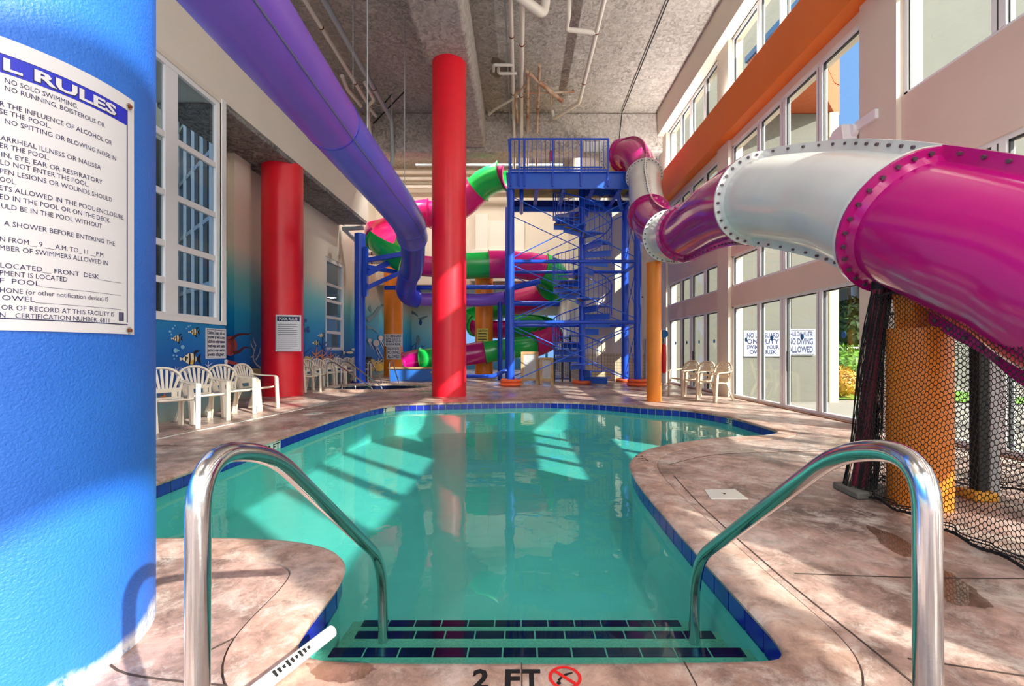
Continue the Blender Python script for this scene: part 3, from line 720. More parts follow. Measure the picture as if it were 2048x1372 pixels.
def cyl_map(c, r):
    return lambda a, z, dd=0.0: Vector((c[0] + (r+dd)*math.cos(a), c[1] + (r+dd)*math.sin(a), z))
def px_on_cyl(c, r, x):
    k = (x - VX)/F; best = None
    for i in range(6000):                          # nearest front crossing
        a = -math.pi + math.pi*i/6000*1.35
        X = c[0]+r*math.cos(a); Y = c[1]+r*math.sin(a)
        e_ = abs(X - k*Y)
        if (best is None or e_ < best[0]) and (math.cos(a)*X + math.sin(a)*Y) < 0: best = (e_, a, Y)
    return best[1], best[2]
def cz(y, d): return HC + (VY-y)/F*d
# ---- the large rules board on the blue column
sg = thing('rules_sign', 'large white curved rules board with a blue heading on the near blue column', 'sign', (BC.x+0.44, BC.y-0.24, 1.2))
cm = cyl_map(BC, BR)
aR, dR = px_on_cyl(BC, BR, 264); z1s = cz(203, dR); z0s = cz(669, dR)
aL = aR - 0.66/BR*1.06; NA = 40
def arc_panel(mb, a0, a1, z0, z1, d0, d1, m, n=30):
    vs = []
    for i in range(n+1):
        a = a0+(a1-a0)*i/n; vs += [cm(a,z0,d0),cm(a,z1,d0),cm(a,z1,d1),cm(a,z0,d1)]
    fs = []
    for i in range(n): fs += [(4*i+j,4*i+(j+1)%4,4*i+4+(j+1)%4,4*i+4+j) for j in range(4)]
    fs += [(0,1,2,3),(4*n+3,4*n+2,4*n+1,4*n)]
    mb.add(vs, fs, m)
mb = MB(); arc_panel(mb, aL, aR, z0s, z1s, 0.001, 0.007, 0); mb.build('board', M['sign'], sg, sharp=30)
b_in, dI = px_on_cyl(BC, BR, 251)
mb = MB(); ztop = cz(222, dI); zh = cz(252, dI); zbot = cz(650, px_on_cyl(BC,BR,246)[1])
arc_panel(mb, aL+0.03, b_in, zh, ztop, 0.0072, 0.0078, 0); mb.build('heading_band', M['sign_blue'], sg, sharp=None)
mb = MB()
arc_panel(mb, b_in-0.007, b_in, zbot+.01, ztop, 0.0072, 0.0079, 0, 2); arc_panel(mb, aL+0.03, b_in, zbot, zbot+.0035, 0.0072, 0.0079, 0); arc_panel(mb, aL+.03, b_in, ztop, ztop+.002, .0072, .0079, 0)
mb.build('border_line', M['ink'], sg, sharp=None)
mb = MB()
aT0 = px_on_cyl(BC,BR,6)[0]; aT1 = px_on_cyl(BC,BR,228)[0]; zt = cz(150, px_on_cyl(BC,BR,6)[1])
zt = zh + (ztop-zh)*0.20
capt = (ztop-zh)*0.62/0.70
put_text(mb, 'L RULES', lambda x, y: cm(x, y, 0.0086), aT0, aT1, zt, capt, 0, bold=0.035)
put_text(mb, 'POO', lambda x, y: cm(x, y, 0.0086), aT0-0.235, aT0-0.018, zt, capt, 0, bold=0.035)
mb.build('heading', M['sign'], sg, sharp=None)
mb = MB(); put_text(mb, 'L RULES', lambda x, y: cm(x, y, 0.0082), aT0-.006, aT1+.006, zt-.003, capt*1.05, 0, bold=0.055)
mb.build('heading_shadow_line', M['ink'], sg, sharp=None)
LINES = [("NO SOLO SWIMMING.",9,153,219),("NO RUNNING, BOISTEROUS OR",9,206,256),("R THE INFLUENCE OF ALCOHOL OR",-1,220,291),("SE THE POOL.",-2,99,258),
 ("NO SPITTING OR BLOWING NOSE IN",9,228,322),("ARRHEAL ILLNESS OR NAUSEA",0,198,340),("ER THE POOL.",-1,96,321),("IN, EYE, EAR OR RESPIRATORY",2,201,369),
 ("LD NOT ENTER THE POOL.",0,174,374),("PEN LESIONS OR WOUNDS SHOULD",-1,220,404),("OOL.",-1,31,370),("ETS ALLOWED IN THE POOL ENCLOSURE.",-2,244,440),
 ("ED IN THE POOL OR ON THE DECK.",-1,217,446),("ULD BE IN THE POOL WITHOUT",2,200,457),("A SHOWER BEFORE ENTERING THE",7,226,492),
 ("N FROM__ 9 ___A.M. TO_ 11 __P.M.",-1,205,515),("MBER OF SWIMMERS ALLOWED IN",-2,212,531),("LOCATED__ FRONT  DESK________",0,238,565),
 ("PMENT IS LOCATED",-1,132,564),("F  POOL____________________",-1,238,590),("HONE (or other notification device) IS",-1,213,603),("OWEL____________________",3,238,618),
 ("OR OF RECORD AT THIS FACILITY IS",2,224,633),("N__CERTIFICATION NUMBER_6811__",-1,226,646)]
mb = MB()
for s, xa, xb, yb in LINES:
    a0, d0 = px_on_cyl(BC,BR,xa); a1, d1 = px_on_cyl(BC,BR,xb)
    put_text(mb, s, lambda x, y: cm(x, y, 0.0078), a0, a1, cz(yb, d1), 0.0225, 0)
a0, d0 = px_on_cyl(BC,BR,234); a1, _ = px_on_cyl(BC,BR,244)
for i in range(7): arc_panel(mb, a0+(a1-a0)*i/7, a0+(a1-a0)*(i+.55)/7, cz(642,d0), cz(624,d0), .0072, .0078, 0, 1)
mb.build('lettering', M['ink'], sg, sharp=None)
for yy in (213, 661):
    a, d = px_on_cyl(BC, BR, 253); z = cz(yy, d); p = cm(a, z, 0.006); nn = Vector((math.cos(a), math.sin(a), 0))
    g = MB().cyl(p, p+nn*0.006, 0.012, 16, 0).cyl(p+nn*.006, p+nn*.012, 0.006, 10, 1)
    g.build('corner_screw', [M['steel'], M['rust']], sg, sharp=30)
# ---- notices
def notice(name, label, c, wd, ht, lines, face=(0,-1,0), m='sign', ink='ink', border=True, head=None, sizes=None, loc=None):
    f = Vector(face); sx = Vector((0,0,1)).cross(f) ; c = Vector(c)     # sx: viewer's right
    sx = Vector((0,0,1)).cross(f).normalized(); 
    t = thing(name, label, 'sign', tuple(c))
    def w(x, y, dd): return c + sx*x + Vector((0,0,y)) + f*dd
    mb = MB(); mb.prism([w(-wd/2,-ht/2,0), w(wd/2,-ht/2,0), w(wd/2,ht/2,0), w(-wd/2,ht/2,0)], f*0.012)
    mb.build('board', M[m], t, sharp=20)
    mb = MB(); n = len(lines); y = ht/2 - ht*0.07
    if border:
        for x0,y0,x1,y1 in ((-.46,-.46,.46,-.445),(-.46,.445,.46,.46),(-.46,-.46,-.448,.46),(.448,-.46,.46,.46)): mb.prism([w(x0*wd,y0*ht,.0122),w(x1*wd,y0*ht,.0122),w(x1*wd,y1*ht,.0122),w(x0*wd,y1*ht,.0122)], f*.0008)
    ss = sizes or [1]*n; tot = sum(ss); avail = ht*(0.86 if not head else 0.70)
    y0 = ht/2 - ht*0.07 - (ht*0.16 if head else 0)
    for s, k in zip(lines, ss):
        hh = avail*k/tot; y0 -= hh; sz = hh*1.08
        if s is None: continue
        if s == '-': mb.prism([w(-wd*.42,y0+hh*.3,.0122),w(wd*(.42 if random.random()<.6 else random.uniform(0,.38)),y0+hh*.3,.0122),w(wd*.3,y0+hh*.62,.0122),w(-wd*.42,y0+hh*.62,.0122)], f*.0008)
        else: put_text(mb, s, lambda x, y: w(x, y, 0.0135), -wd*.42, wd*.42, y0+hh*0.14, sz, 0, fit=(text2d(s, sz, 0.03)[2] > wd*.7), bold=0.03)
    mb.build('lettering', M[ink], t, sharp=None)
    if head:
        mb = MB(); mb.prism([w(-wd*.44,ht*.33,.0124),w(wd*.44,ht*.33,.0124),w(wd*.44,ht*.45,.0124),w(-wd*.44,ht*.45,.0124)], f*.0008)
        b_ = mb.build('heading_band', M['ink'], t, sharp=None)
        mb = MB(); put_text(mb, head, lambda x, y: w(x, y, 0.0142), -wd*.36, wd*.36, ht*.355, ht*.11, 0, bold=0.02); mb.build('heading', M['sign'], b_, sharp=None)
    return t
def at(x0, y0, x1, y1, d): a = P(x0, y1, d); b = P(x1, y0, d); return (a+b)/2, b.x-a.x, b.z-a.z
c, wd, ht = at(552, 630, 599, 703, 11.36); c += Vector((.02,0,0))
notice('rules_sign', 'small white rules notice on the red column behind the white chairs', c, wd, ht, ['-']*13, face=(.22,-1,0), ink='ink_grey', head='POOL RULES')
c, wd, ht = at(769, 668, 805, 693, 20.56)
notice('lifeguard_sign', 'white no lifeguard notice on the far orange column, the upper of two', c, wd, ht, ['NO LIFEGUARD','ON DUTY','SWIM AT YOUR','OWN RISK'], border=False)
c, wd, ht = at(773, 693, 801, 719, 20.56)
notice('diving_sign', 'white shallow water notice hanging below another on the far orange column', c, wd, ht, ['SHALLOW WATER','NO DIVING','ALLOWED'], sizes=[.7,1,1])
c, wd, ht = at(954, 657, 977, 683, 18.98)
notice('warning_sign', 'small yellow notice on the orange column behind the tower leg', c, wd, ht, ['CAUTION','-','-','-'], m='sign_yellow', ink='black', border=False)
a = P(412, 690, 910*5.75/628); b = P(452, 690, 910*5.75/588)
notice('swim_diaper_sign', 'white notice under the tall window, on the mural wall above the chairs', (XL+.004, (a.y+b.y)/2-.02, 1.29), b.y-a.y, 0.565,
       ['Children 3 years old and','younger as well as any','adult not potty trained','must wear swim pants','pants or a water resistant','swim diaper.'], face=(1,0,0))
# ---- red mark and hanging parts are outside: notices on the grey wall beyond the glass doors
c, wd, ht = at(1487, 661, 1564, 713, 11.96)
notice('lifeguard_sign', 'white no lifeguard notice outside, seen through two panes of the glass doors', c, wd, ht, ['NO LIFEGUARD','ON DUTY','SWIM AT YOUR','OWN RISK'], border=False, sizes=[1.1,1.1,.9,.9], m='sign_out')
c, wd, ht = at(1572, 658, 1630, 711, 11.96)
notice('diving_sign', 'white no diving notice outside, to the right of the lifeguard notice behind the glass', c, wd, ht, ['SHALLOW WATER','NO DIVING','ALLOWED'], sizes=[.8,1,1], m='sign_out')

# ================================================================== HANDRAILS AND DECK PIECES
def rail(name, label, pts, r, rad=0.16, mt='steel', group=None, flange=True):
    t = thing(name, label, 'handrail', tuple(Vector(pts[0])), group)
    MB().tube(bendpath(pts, rad, 10), r, 20).build('tube', M[mt], t)
    if flange:
        p = Vector(pts[0]); MB().lathe([(r*1.9,0.0),(r*1.9,.012),(r*1.15,.03)], p, 24).build('flange', M[mt], t)
    return t
rail('handrail', 'steel handrail at the left side of the pool steps, beside the blue column', [(-.70,.985,0),(-.70,.99,.93),(-.70,1.27,.87),(-.70,2.31,.09),(-.70,2.335,-.46)], .0245, .20)
rail('handrail', 'steel handrail at the right side of the pool steps, near the netting', [(.885,.985,0),(.885,.99,.93),(.885,1.25,.88),(.885,2.30,.09),(.885,2.32,-.46)], .0265, .22)
# grab rails of the far round pool
rl = [((648,783),(745,790)),((676,778),(763,786))]
for i, ((ax, ay), (bx, by)) in enumerate(rl):
    A = G(ax, ay, 0.0); B = G(bx, by+1, -0.0); A.y = 13.6+.9*i; B.y = A.y - .35; A.x = (ax+6-VX)/F*A.y; B.x = (bx-VX)/F*B.y
    top = A + Vector((.0,0,.80)); 
    rail('handrail', ['thin steel grab rail into the small far pool, the front one of two', 'thin steel grab rail into the small far pool, the rear one of two'][i], [A, top, A + (B-A)*.16 + Vector((0,0,.82)), B + Vector((0,0,.06)), B+Vector((.02,0,-.1))], .021, .12, group='grab rails of the small far pool')
for i, (ax, bx, d) in enumerate(((736, 765, 15.6), (779, 798, 15.7))):
    A = P(ax, 0, d); A.z = 0; B = P(bx, 0, d-.3); B.z = 0
    rail('handrail', ['thin steel rail beside the blue pole, at the far rim of the small pool', 'thin steel rail in front of the far orange column'][i], [A, A+Vector((0,0,.78)), A+Vector((.1,0,.8)), B+Vector((0,0,.05)), B+Vector((.02,0,-.05))], .02, .08, group='rails at the far rim of the small pool')
A = P(684, 0, 13.3); A.z = 0; B = P(711, 0, 13.3); B.z = 0
rail('grab_hoop', 'low white hoop rail on the deck in front of the small pool', [A, A+Vector((0,0,.14)), B+Vector((0,0,.14)), B], .016, .06, flange=False)
t = thing('pole', 'white plastic pole lying across the near left corner of the pool edge', 'pole', (-.8,1.6,.03))
mb = MB().cyl((-.745,1.80,.04),(-1.12,.80,.04),.024,16); mb.build('tube', M['slide_white'], t)
mb = MB()
ax_ = Vector((-.375,-1.0,0)).normalized(); sd = Vector((1,-.375,0)).normalized()
for i in range(9):
    p = Vector((-.745,1.80,.04)) + ax_*(.13+.018*i); nn = (sd*.6 + Vector((0,0,.8))).normalized()
    a_ = ax_*.006; u_ = nn.cross(ax_).normalized()*(.006+.003*((i*7)%3))
    mb.prism([p+nn*.0243-a_-u_, p+nn*.0243+a_-u_, p+nn*.0243+a_*.6+u_, p+nn*.0243-a_*.8+u_], nn*.001)
mb.build('print', M['black'], t, sharp=None)
def slab(name, label, cat, pts, h, m, hole=None):
    t = thing(name, label, cat, tuple(sum((Vector(p) for p in pts), Vector())/len(pts)))
    MB().prism(pts, (0,0,h)).build('cover', m, t, sharp=20, bevel=.003)
    c_ = sum((Vector(p) for p in pts), Vector())/len(pts)
    MB().lathe([(.012,h),(.012,h+.002)], c_, 12).build('finger_hole', M['grout'], t)
slab('skimmer_lid', 'square white skimmer lid set in the deck of the right peninsula', 'lid', [G(1408,980),G(1470,979),G(1497,999),G(1422,999)], .006, M['tile_white'])
slab('skimmer_lid', 'square white skimmer lid in the deck left of the pool, before the red column', 'lid', [G(605,830),G(636,829),G(650,824.5),G(622,825.5)], .006, M['tile_white'])
a = [G(312,878),G(470,846),G(640,809),G(752,779)]
t = thing('drain_strip', 'thin white drain strip running along the deck in front of the left chairs', 'drain', tuple(a[1]))
pp = spline([(-4.6,4.2,.004)] + [(-4.83+.04*i, 6.0+1.3*i, .004) for i in range(6)], 3)
pp = [Vector((p.x, p.y, .004)) for p in spline([Vector((a[0].x-.0, 4.0, 0)), a[0], a[1], a[2], a[3]], 6)]
MB().sweep(pp, [(-.03,-.004),(.03,-.004),(.03,.003),(-.03,.003)], (0,0,1)).build('channel', M['tile_white'], t)
MB().sweep([p+Vector((0,0,.0035)) for p in pp], [(-.008,-.001),(.008,-.001),(.008,.001),(-.008,.001)], (0,0,1)).build('slot', M['grout'], t)

for lab, px in (('thin puddle on the deck in front of the netting, left of the handrail post', [(1738,1052),(1790,1070),(1832,1092),(1872,1100),(1868,1122),(1810,1112),(1762,1086)]),
                ('small puddle on the deck right of the near right handrail post', [(1862,1130),(1905,1148),(1950,1180),(1984,1213),(1930,1214),(1888,1196),(1872,1160)]),
                ('brown wet patch on the coping at the near left corner of the steps', [(622,1324),(680,1320),(748,1330),(735,1352),(690,1364),(640,1358),(618,1342)])):
    zz = .0125 if 'coping' in lab else .0022
    pp = spline([G(x,y,zz) for x, y in px], 5, closed=True); rr = random.Random(len(lab))
    cc = sum(pp, Vector())/len(pp); pp = [cc + (p-cc)*rr.uniform(.9,1.1) for p in pp]
    o = MB().add(pp, [tuple(range(len(pp)))]).build('puddle', M['wet'], None, sharp=None, origin=tuple(cc), up=True); tag(o, lab, 'puddle')

# ================================================================== CHAIRS
def add_band(mb, path, wd, th, up, m=0):
    mb.sweep(path, [(-wd/2,-th/2),(wd/2,-th/2),(wd/2,th/2),(-wd/2,th/2)], up, m)
def make_chair(name, label, group, m, oval=False):
    t = thing(name, label, 'chair', (0,0,0), group)
    mb = MB(); n = 14; prof = []                   # seat: dished slab with rounded front
    out = [(-.21,.20),(-.245,-.12),(-.23,-.22),(-.15,-.262),(0,-.27),(.15,-.262),(.23,-.22),(.245,-.12),(.21,.20)]
    pl = spline([(a,b,0) for a,b in out], 4)
    mb.prism([(p.x,p.y,.405 + .02*(p.y<-.2) - .03*(p.y>.1)) for p in pl], (0,0,.03)); mb.build('seat', m, t, sharp=40, bevel=.008)
    # back: arch frame with fan slats leaning backwards
    def bk(x, z): return Vector((x, .20 + (z-.42)*.26 - .25*x*x, z))
    arch = spline([bk(-.19,.42), bk(-.205,.54), bk(-.245,.66), bk(-.225,.78), bk(-.13,.865), bk(0,.89), bk(.13,.865), bk(.225,.78), bk(.245,.66), bk(.205,.54), bk(.19,.42)], 5)
    b = MB(); add_band(b, arch, .05, .03, lambda i: (0,-.26,0) if False else ((arch[i]-bk(0,.66)) + Vector((0,.001,0))))
    add_band(b, [bk(-.2,.555),bk(0,.55),bk(.2,.555)], .03, .06, (0,0,1)); add_band(b, [bk(-.195,.44),bk(0,.435),bk(.195,.44)], .03, .03, (0,0,1))
    for s in (-1, 1): b.bar(bk(s*.13,.44), bk(s*.14,.55), .07, .02, up=(0,1,0))
    if not oval:
        for i in range(-3, 4):
            x0 = i*.045; x1 = i*.072; z1 = .875-.013*i*i
            b.bar(bk(x0,.56), bk(x1,z1), .034, .016, up=(0,1,0))
    else:
        for i in range(-3, 4):
            b.bar(bk(-.2+i*.02,.60+i*.01), bk(.06+i*.05,.87-.012*i*i), .018, .014, up=(0,1,0)); b.bar(bk(.2-i*.02,.60+i*.01), bk(-.06-i*.05,.87-.012*i*i), .018, .014, up=(0,1,0))
    b.build('backrest', m, t, sharp=40)
    for s in (-1, 1):
        a = MB(); pa = spline([bk(s*.235,.70), Vector((s*.285,.10,.665)), Vector((s*.30,-.08,.655)), Vector((s*.295,-.21,.645)), Vector((s*.275,-.262,.59))], 5)
        add_band(a, pa, .062, .022, lambda i: (0,-.4,1) if i > 14 else (0,0,1)); a.build('armrest', m, t, sharp=40)
        l = MB(); z0 = Vector((s*.275,-.262,.61)); z1 = Vector((s*.255,-.30,0)); l.bar(z0, z1, .062, .02, up=(0,1,0)); l.bar(z0+Vector((s*.02,.03,0)), z1+Vector((s*.02,.03,0)), .02, .062, up=(0,1,0))
        l.build('leg', m, t, sharp=30)
        l = MB(); z0 = Vector((s*.195,.15,.43)); z1 = Vector((s*.245,.33,0)); l.bar(z0, z1, .058, .02, up=(0,1,0)); l.bar(z0+Vector((s*.02,-.02,0)), z1+Vector((s*.02,-.03,0)), .02, .055, up=(0,1,0))
        l.build('leg', m, t, sharp=30)
    return t
g1 = 'white resin chairs under the tall left window'
ch = make_chair('resin_chair', 'white resin armchair nearest the blue column, leftmost of the row under the left window', g1, M['chair'])
ch.location = (-5.18,6.72,0); ch.rotation_euler = (0,0,R(56))
copy_thing(ch, (-5.22,7.48,0), R(58), 'white resin armchair second from the blue column under the left window', g1)
copy_thing(ch, (-5.25,8.25,0), R(62), 'white resin armchair third from the blue column, with another tucked behind it', g1)
copy_thing(ch, (-5.20,8.95,0), R(84), 'white resin armchair at the right end of the row, next to the red column', g1)
g2 = 'white resin chairs along the mural behind the red column'
loc2 = [(611,12.9),(627,13.7),(646,14.6),(662,15.4),(672,16.3),(684,17.2),(694,18.0)]
nm = ['just right of the shorter red column','second to the right of the shorter red column','third to the right of the shorter red column','in the middle of the row along the mural','below the left edge of the narrow far window','below the right edge of the narrow far window','last of the row along the mural, nearest the blue pole']
for (x, d), s in zip(loc2, nm):
    X = max((x-VX)/F*d, -6.30); copy_thing(ch, (X,d,0), R(66), 'white resin armchair ' + s, g2)
g3 = 'chairs at the far mural wall behind the orange column'
for i in range(5): copy_thing(ch, (-6.05+.10*i, 24.0+.74*i, 0), R(60), 'white chair far away right of the orange column, %s of five' % ['leftmost','second from left','middle','second from right','rightmost'][i], g3)
g4 = 'tan resin chairs before the far glass doors'
ch2 = make_chair('resin_chair', 'tan lattice back armchair by the glass doors, leftmost of three', g4, M['chair_tan'], True)
ch2.location = (4.30,11.9,0); ch2.rotation_euler = (0,0,R(-62))
copy_thing(ch2, (4.42,11.25,0), R(-64), 'tan lattice back armchair by the glass doors, middle of three', g4)
copy_thing(ch2, (4.54,10.6,0), R(-66), 'tan lattice back armchair by the glass doors, rightmost of three beside the pier', g4)

# ================================================================== SLIDES
def spl(p, t):
    k = len(p); i = min(max(int(math.floor(t)), 0), k-2); u = t - i
    a, b, c, d = p[max(i-1,0)], p[i], p[i+1], p[min(i+2,k-1)]
    return 0.5*((2*b)+(c-a)*u+(2*a-5*b+4*c-d)*u*u+(3*b-a-3*c+d)*u**3)
def seg_path(p, a, b, step=0.12):
    n = max(3, int((b-a)/step)); return [spl(p, a+(b-a)*i/n) for i in range(n+1)]
def tube_section(root, p, a, b, r, m, name, fl=0.09, seam=True, nb=26, sn=48, bolts=True, label=None):
    pts = seg_path(p, a, b); fr = frames(pts)
    mb = MB(); n = sn; k = len(pts); vs = []
    for i in range(k):
        t, u, v = fr[i]
        for j in range(n): ang = 2*math.pi*j/n; vs.append(pts[i]+(u*math.cos(ang)+v*math.sin(ang))*r)
    mb.add(vs, [(i*n+j, i*n+(j+1)%n, (i+1)*n+(j+1)%n, (i+1)*n+j) for i in range(k-1) for j in range(n)])
    vs2 = []
    for i in range(k):
        t, u, v = fr[i]
        for j in range(n): ang = 2*math.pi*j/n; vs2.append(pts[i]+(u*math.cos(ang)+v*math.sin(ang))*(r-.02))
    mb.add(vs2, [(i*n+j, (i+1)*n+j, (i+1)*n+(j+1)%n, i*n+(j+1)%n) for i in range(k-1) for j in range(n)])
    o = mb.build(name, m, root, sharp=50)
    if label: o['label'] = label
    if fl:
        f = MB()
        for e_, sgn in ((0, 1), (k-1, -1)):
            t, u, v = fr[e_]; c = pts[e_]; loops = []
            for rr, dd in ((r-.005, .0), (r+fl, .0), (r+fl, .03), (r+.035, .035), (r+.0, .085)):
                loops.append([c + t*sgn*dd + (u*math.cos(2*math.pi*j/n)+v*math.sin(2*math.pi*j/n))*rr for j in range(n)])
            vs = [q for l in loops for q in l]
            f.add(vs, [(x*n+j, x*n+(j+1)%n, (x+1)*n+(j+1)%n, (x+1)*n+j) for x in range(4) for j in range(n)])
        if seam:
            for q in (1, -1):                       # bolted seams between the two half shells
                ln = [pts[i] + fr[i][1]*0 + (Vector((0,0,1)) - fr[i][0]*fr[i][0].z).normalized()*q*(r+.02) for i in range(k)]
                for side in (0,):
                    f.sweep(ln, [(-.028,-.03),(.028,-.03),(.024,fl-.015),(-.024,fl-.015)], lambda i: (Vector((0,0,1)) - fr[i][0]*fr[i][0].z)*q)
        b_ = f; nf0 = len(f.f)
        if bolts:
            for e_, sgn in ((0, 1), (k-1, -1)):
                t, u, v = fr[e_]; c = pts[e_]
                for j in range(nb):
                    ang = 2*math.pi*(j+.5)/nb; q = c + (u*math.cos(ang)+v*math.sin(ang))*(r+fl*.58)
                    b_.cyl(q + t*sgn*.028, q + t*sgn*.052, .017, 6)
            if seam:
                L = sum((pts[i+1]-pts[i]).length for i in range(k-1)); m_ = max(2, int(L/.16))
                for j in range(1, m_):
                    x = (k-1)*j/m_; i = int(x); c = pts[i].lerp(pts[min(i+1,k-1)], x-i); up = (Vector((0,0,1)) - fr[i][0]*fr[i][0].z).normalized(); sd = fr[i][0].cross(up).normalized()
                    for q in (1, -1): b_.cyl(c+up*q*(r+fl*.62)-sd*.045, c+up*q*(r+fl*.62)+sd*.045, .014, 6)
        for i in range(nf0, len(f.f)): f.m[i] = 1
        f.build('flange', [m, M['bolt']], o, sharp=40)
    return o
# ---- magenta and white tube slide on the right
SA = [P(1222,322,15.9), P(1243,312,15.5), P(1268,312,14.9), P(1287,345,14.2), P(1291,390,13.2), P(1302,442,11.7), P(1330,470,10.2), P(1370,466,8.8), P(1442,420,6.8), P(1520,398,5.65), P(1650,402,4.6), P(1750,425,3.9), P(1850,458,3.4), P(1960,498,3.02), P(2090,548,2.7), P(2300,640,2.3), Vector((3.45,1.5,1.1)), Vector((3.6,0.6,0.95))]
sm = thing('tube_slide', 'magenta and white closed tube slide winding down along the window wall at right', 'water slide', tuple(SA[5].xy) + (0,))
RS = 0.47
for a, b, m, s in ((0,1.0,'slide_white','white'),(1.0,3.15,'magenta','magenta'),(3.15,4.75,'slide_white','white'),(4.75,6.2,'magenta','magenta'),(6.2,7.0,'slide_white','white'),(7.0,8.95,'magenta','magenta'),(8.95,11.75,'slide_white','white'),(11.75,15.4,'magenta','magenta'),(15.4,17.0,'slide_white','white')):
    tube_section(sm, SA, a, b, RS, M[m], 'tube_section', label=s + ' tube section', nb=30)
# supports
p = P(1308,0,10.36); p.z = 0
o = MB().lathe([(.16,0),(.16,3.12)], p, 32).build('slide_support', M['orange'], None, origin=tuple(p)); tag(o, 'slim orange post at the right edge of the pool carrying the tube slide', 'post')
MB().bar(Vector((p.x,p.y,3.12)), spl(SA,5.95)-Vector((0,0,.44)), .16, .05).build('saddle', M['orange'], o)
MB().lathe([(.17,3.10),(.17,3.16)], p, 32).build('cap', M['orange'], o)
p = Vector((3.0,3.42,0))
tq = thing('slide_support', 'thick orange post inside the netting, under the near magenta part of the tube slide', 'post', tuple(p))
MB().lathe([(.195,0),(.195,1.32)], p, 40).build('post', M['orange'], tq)
MB().prism([p+Vector(v) for v in ((-.10,-.09,1.31),(.12,-.09,1.31),(.22,-.09,1.56),(-.13,-.09,1.62))], (0,.18,0)).build('saddle', M['orange'], tq)
# ---- purple tube slide on the left
PA = [Vector((-2.6,1.6,4.5)), P(475,0,4.4), P(648,226,6.9), P(742,346,9.3), P(800,420,11.4), P(822,460,12.8), P(826,505,14.4), P(824,535,15.6), P(815,560,16.4), P(813,585,17.0), P(835,598,17.5), P(890,598,17.9), P(960,600,18.1), P(1010,596,18.0)]
pu = thing('tube_slide', 'violet and blue closed tube slide hanging along the upper left wall', 'water slide', tuple(PA[4].xy)+(0,))
RP = 0.435
tube_section(pu, PA, 0, 2.12, RP, M['purple'], 'tube_section', fl=0, label='violet upper tube section')
tube_section(pu, PA, 2.12, 4.75, RP, M['indigo'], 'tube_section', fl=0, label='blue straight tube section')
def small_tube(a, b, r, m, label): return tube_section(pu, PA, a, b, r, M[m], 'tube_section', fl=0, label=label)
small_tube(4.75, 5.3, .435, 'indigo', 'blue bend section'); small_tube(5.3, 7.4, .37, 'indigo_d', 'deep blue bend section'); small_tube(7.4, 10.0, .36, 'indigo_d', 'deep blue lower bend section'); small_tube(10.0, 13.0, .26, 'purple', 'violet section running behind the red column')
def ring(p, t, r, m, root, name='joint_ring', w=.025, d=.014):
    a = spl(p, t-.02); b = spl(p, t+.02); tt = (b-a).normalized(); c = spl(p, t)
    return MB().tube([c-tt*w, c-tt*w*.9, c+tt*w*.9, c+tt*w], [r+.001, r+d, r+d, r+.001], 48).build(name, m, root, sharp=60)
for t_, r_ in ((2.12,.435),(4.75,.435),(5.3,.435),(7.4,.375),(8.6,.36)): ring(PA, t_, r_, M['indigo_d'], pu, d=.008)
mb = MB(); pts = seg_path(PA, .4, 5.1, .1); fr = frames(pts)
ln = []
for i in range(len(pts)):
    t, u, v = fr[i]; view = (Vector((0,0,HC)) - pts[i]); sd = t.cross(Vector((0,0,1))).normalized()
    ln.append(pts[i] + (sd*.80 - Vector((0,0,1))*.60).normalized()*(RP+.002))
mb.tube(ln, .011, 6); mb.build('seam_strip', M['seam'], pu)
for (x, y, d) in ((0,0,0),): pass
for t_ in (1.1, 2.9, 4.3):                         # hanger rods up to the ceiling
    c = spl(PA, t_); MB().cyl(c+Vector((0,0,RP-.01)), Vector((c.x,c.y,ZC+.02)), .012, 8).build('hanger_rod', M['galv'], pu)
# ---- pink and green slide at the back
def half_flume(root, p, a, b, r, m, a0, a1, name='flume_section', label=None, th=.03, lip=True, rolls=(0,0)):
    pts = seg_path(p, a, b); k = len(pts); n = 20; mb = MB()
    ups = []
    for i in range(k):
        t = (pts[min(i+1,k-1)]-pts[max(i-1,0)]).normalized(); ups.append((t, t.cross(Vector((0,0,1))).normalized()))
    def loop(i, rr):
        t, s = ups[i]; up = s.cross(t).normalized(); ro = rolls[0]+(rolls[1]-rolls[0])*i/(k-1)
        return [pts[i] + (s*math.cos(g+ro)+up*math.sin(g+ro))*rr for g in [a0+(a1-a0)*j/n for j in range(n+1)]]
    vs = []
    for i in range(k): vs += loop(i, r) + loop(i, r-th)
    q = 2*(n+1); fs = []
    for i in range(k-1):
        for j in range(n): fs += [(i*q+j, i*q+j+1, (i+1)*q+j+1, (i+1)*q+j), (i*q+n+1+j, (i+1)*q+n+1+j, (i+1)*q+n+2+j, i*q+n+2+j)]
        fs += [(i*q, (i+1)*q, (i+1)*q+n+1, i*q+n+1), (i*q+n, i*q+2*n+1, (i+1)*q+2*n+1, (i+1)*q+n)]
    for i in (0, k-1):
        for j in range(n): fs.append((i*q+j, i*q+j+1, i*q+n+2+j, i*q+n+1+j))
    mb.add(vs, fs); o = mb.build(name, m, root, sharp=40)
    if label: o['label'] = label
    if lip:
        f = MB()
        for i, sgn in ((0, 1), (k-1, -1)):
            l0 = loop(i, r-.002); l1 = loop(i, r+.055); t = ups[i][0]*(.03*sgn); v = l0 + l1 + [z+t for z in l0] + [z+t for z in l1]; N = n+1
            f.add(v, [(j, j+1, N+j+1, N+j) for j in range(n)] + [(2*N+j, 2*N+j+1, 3*N+j+1, 3*N+j) for j in range(n)] + [(N+j, N+j+1, 3*N+j+1, 3*N+j) for j in range(n)])
        f.build('flange', m, o, sharp=40)
    return o
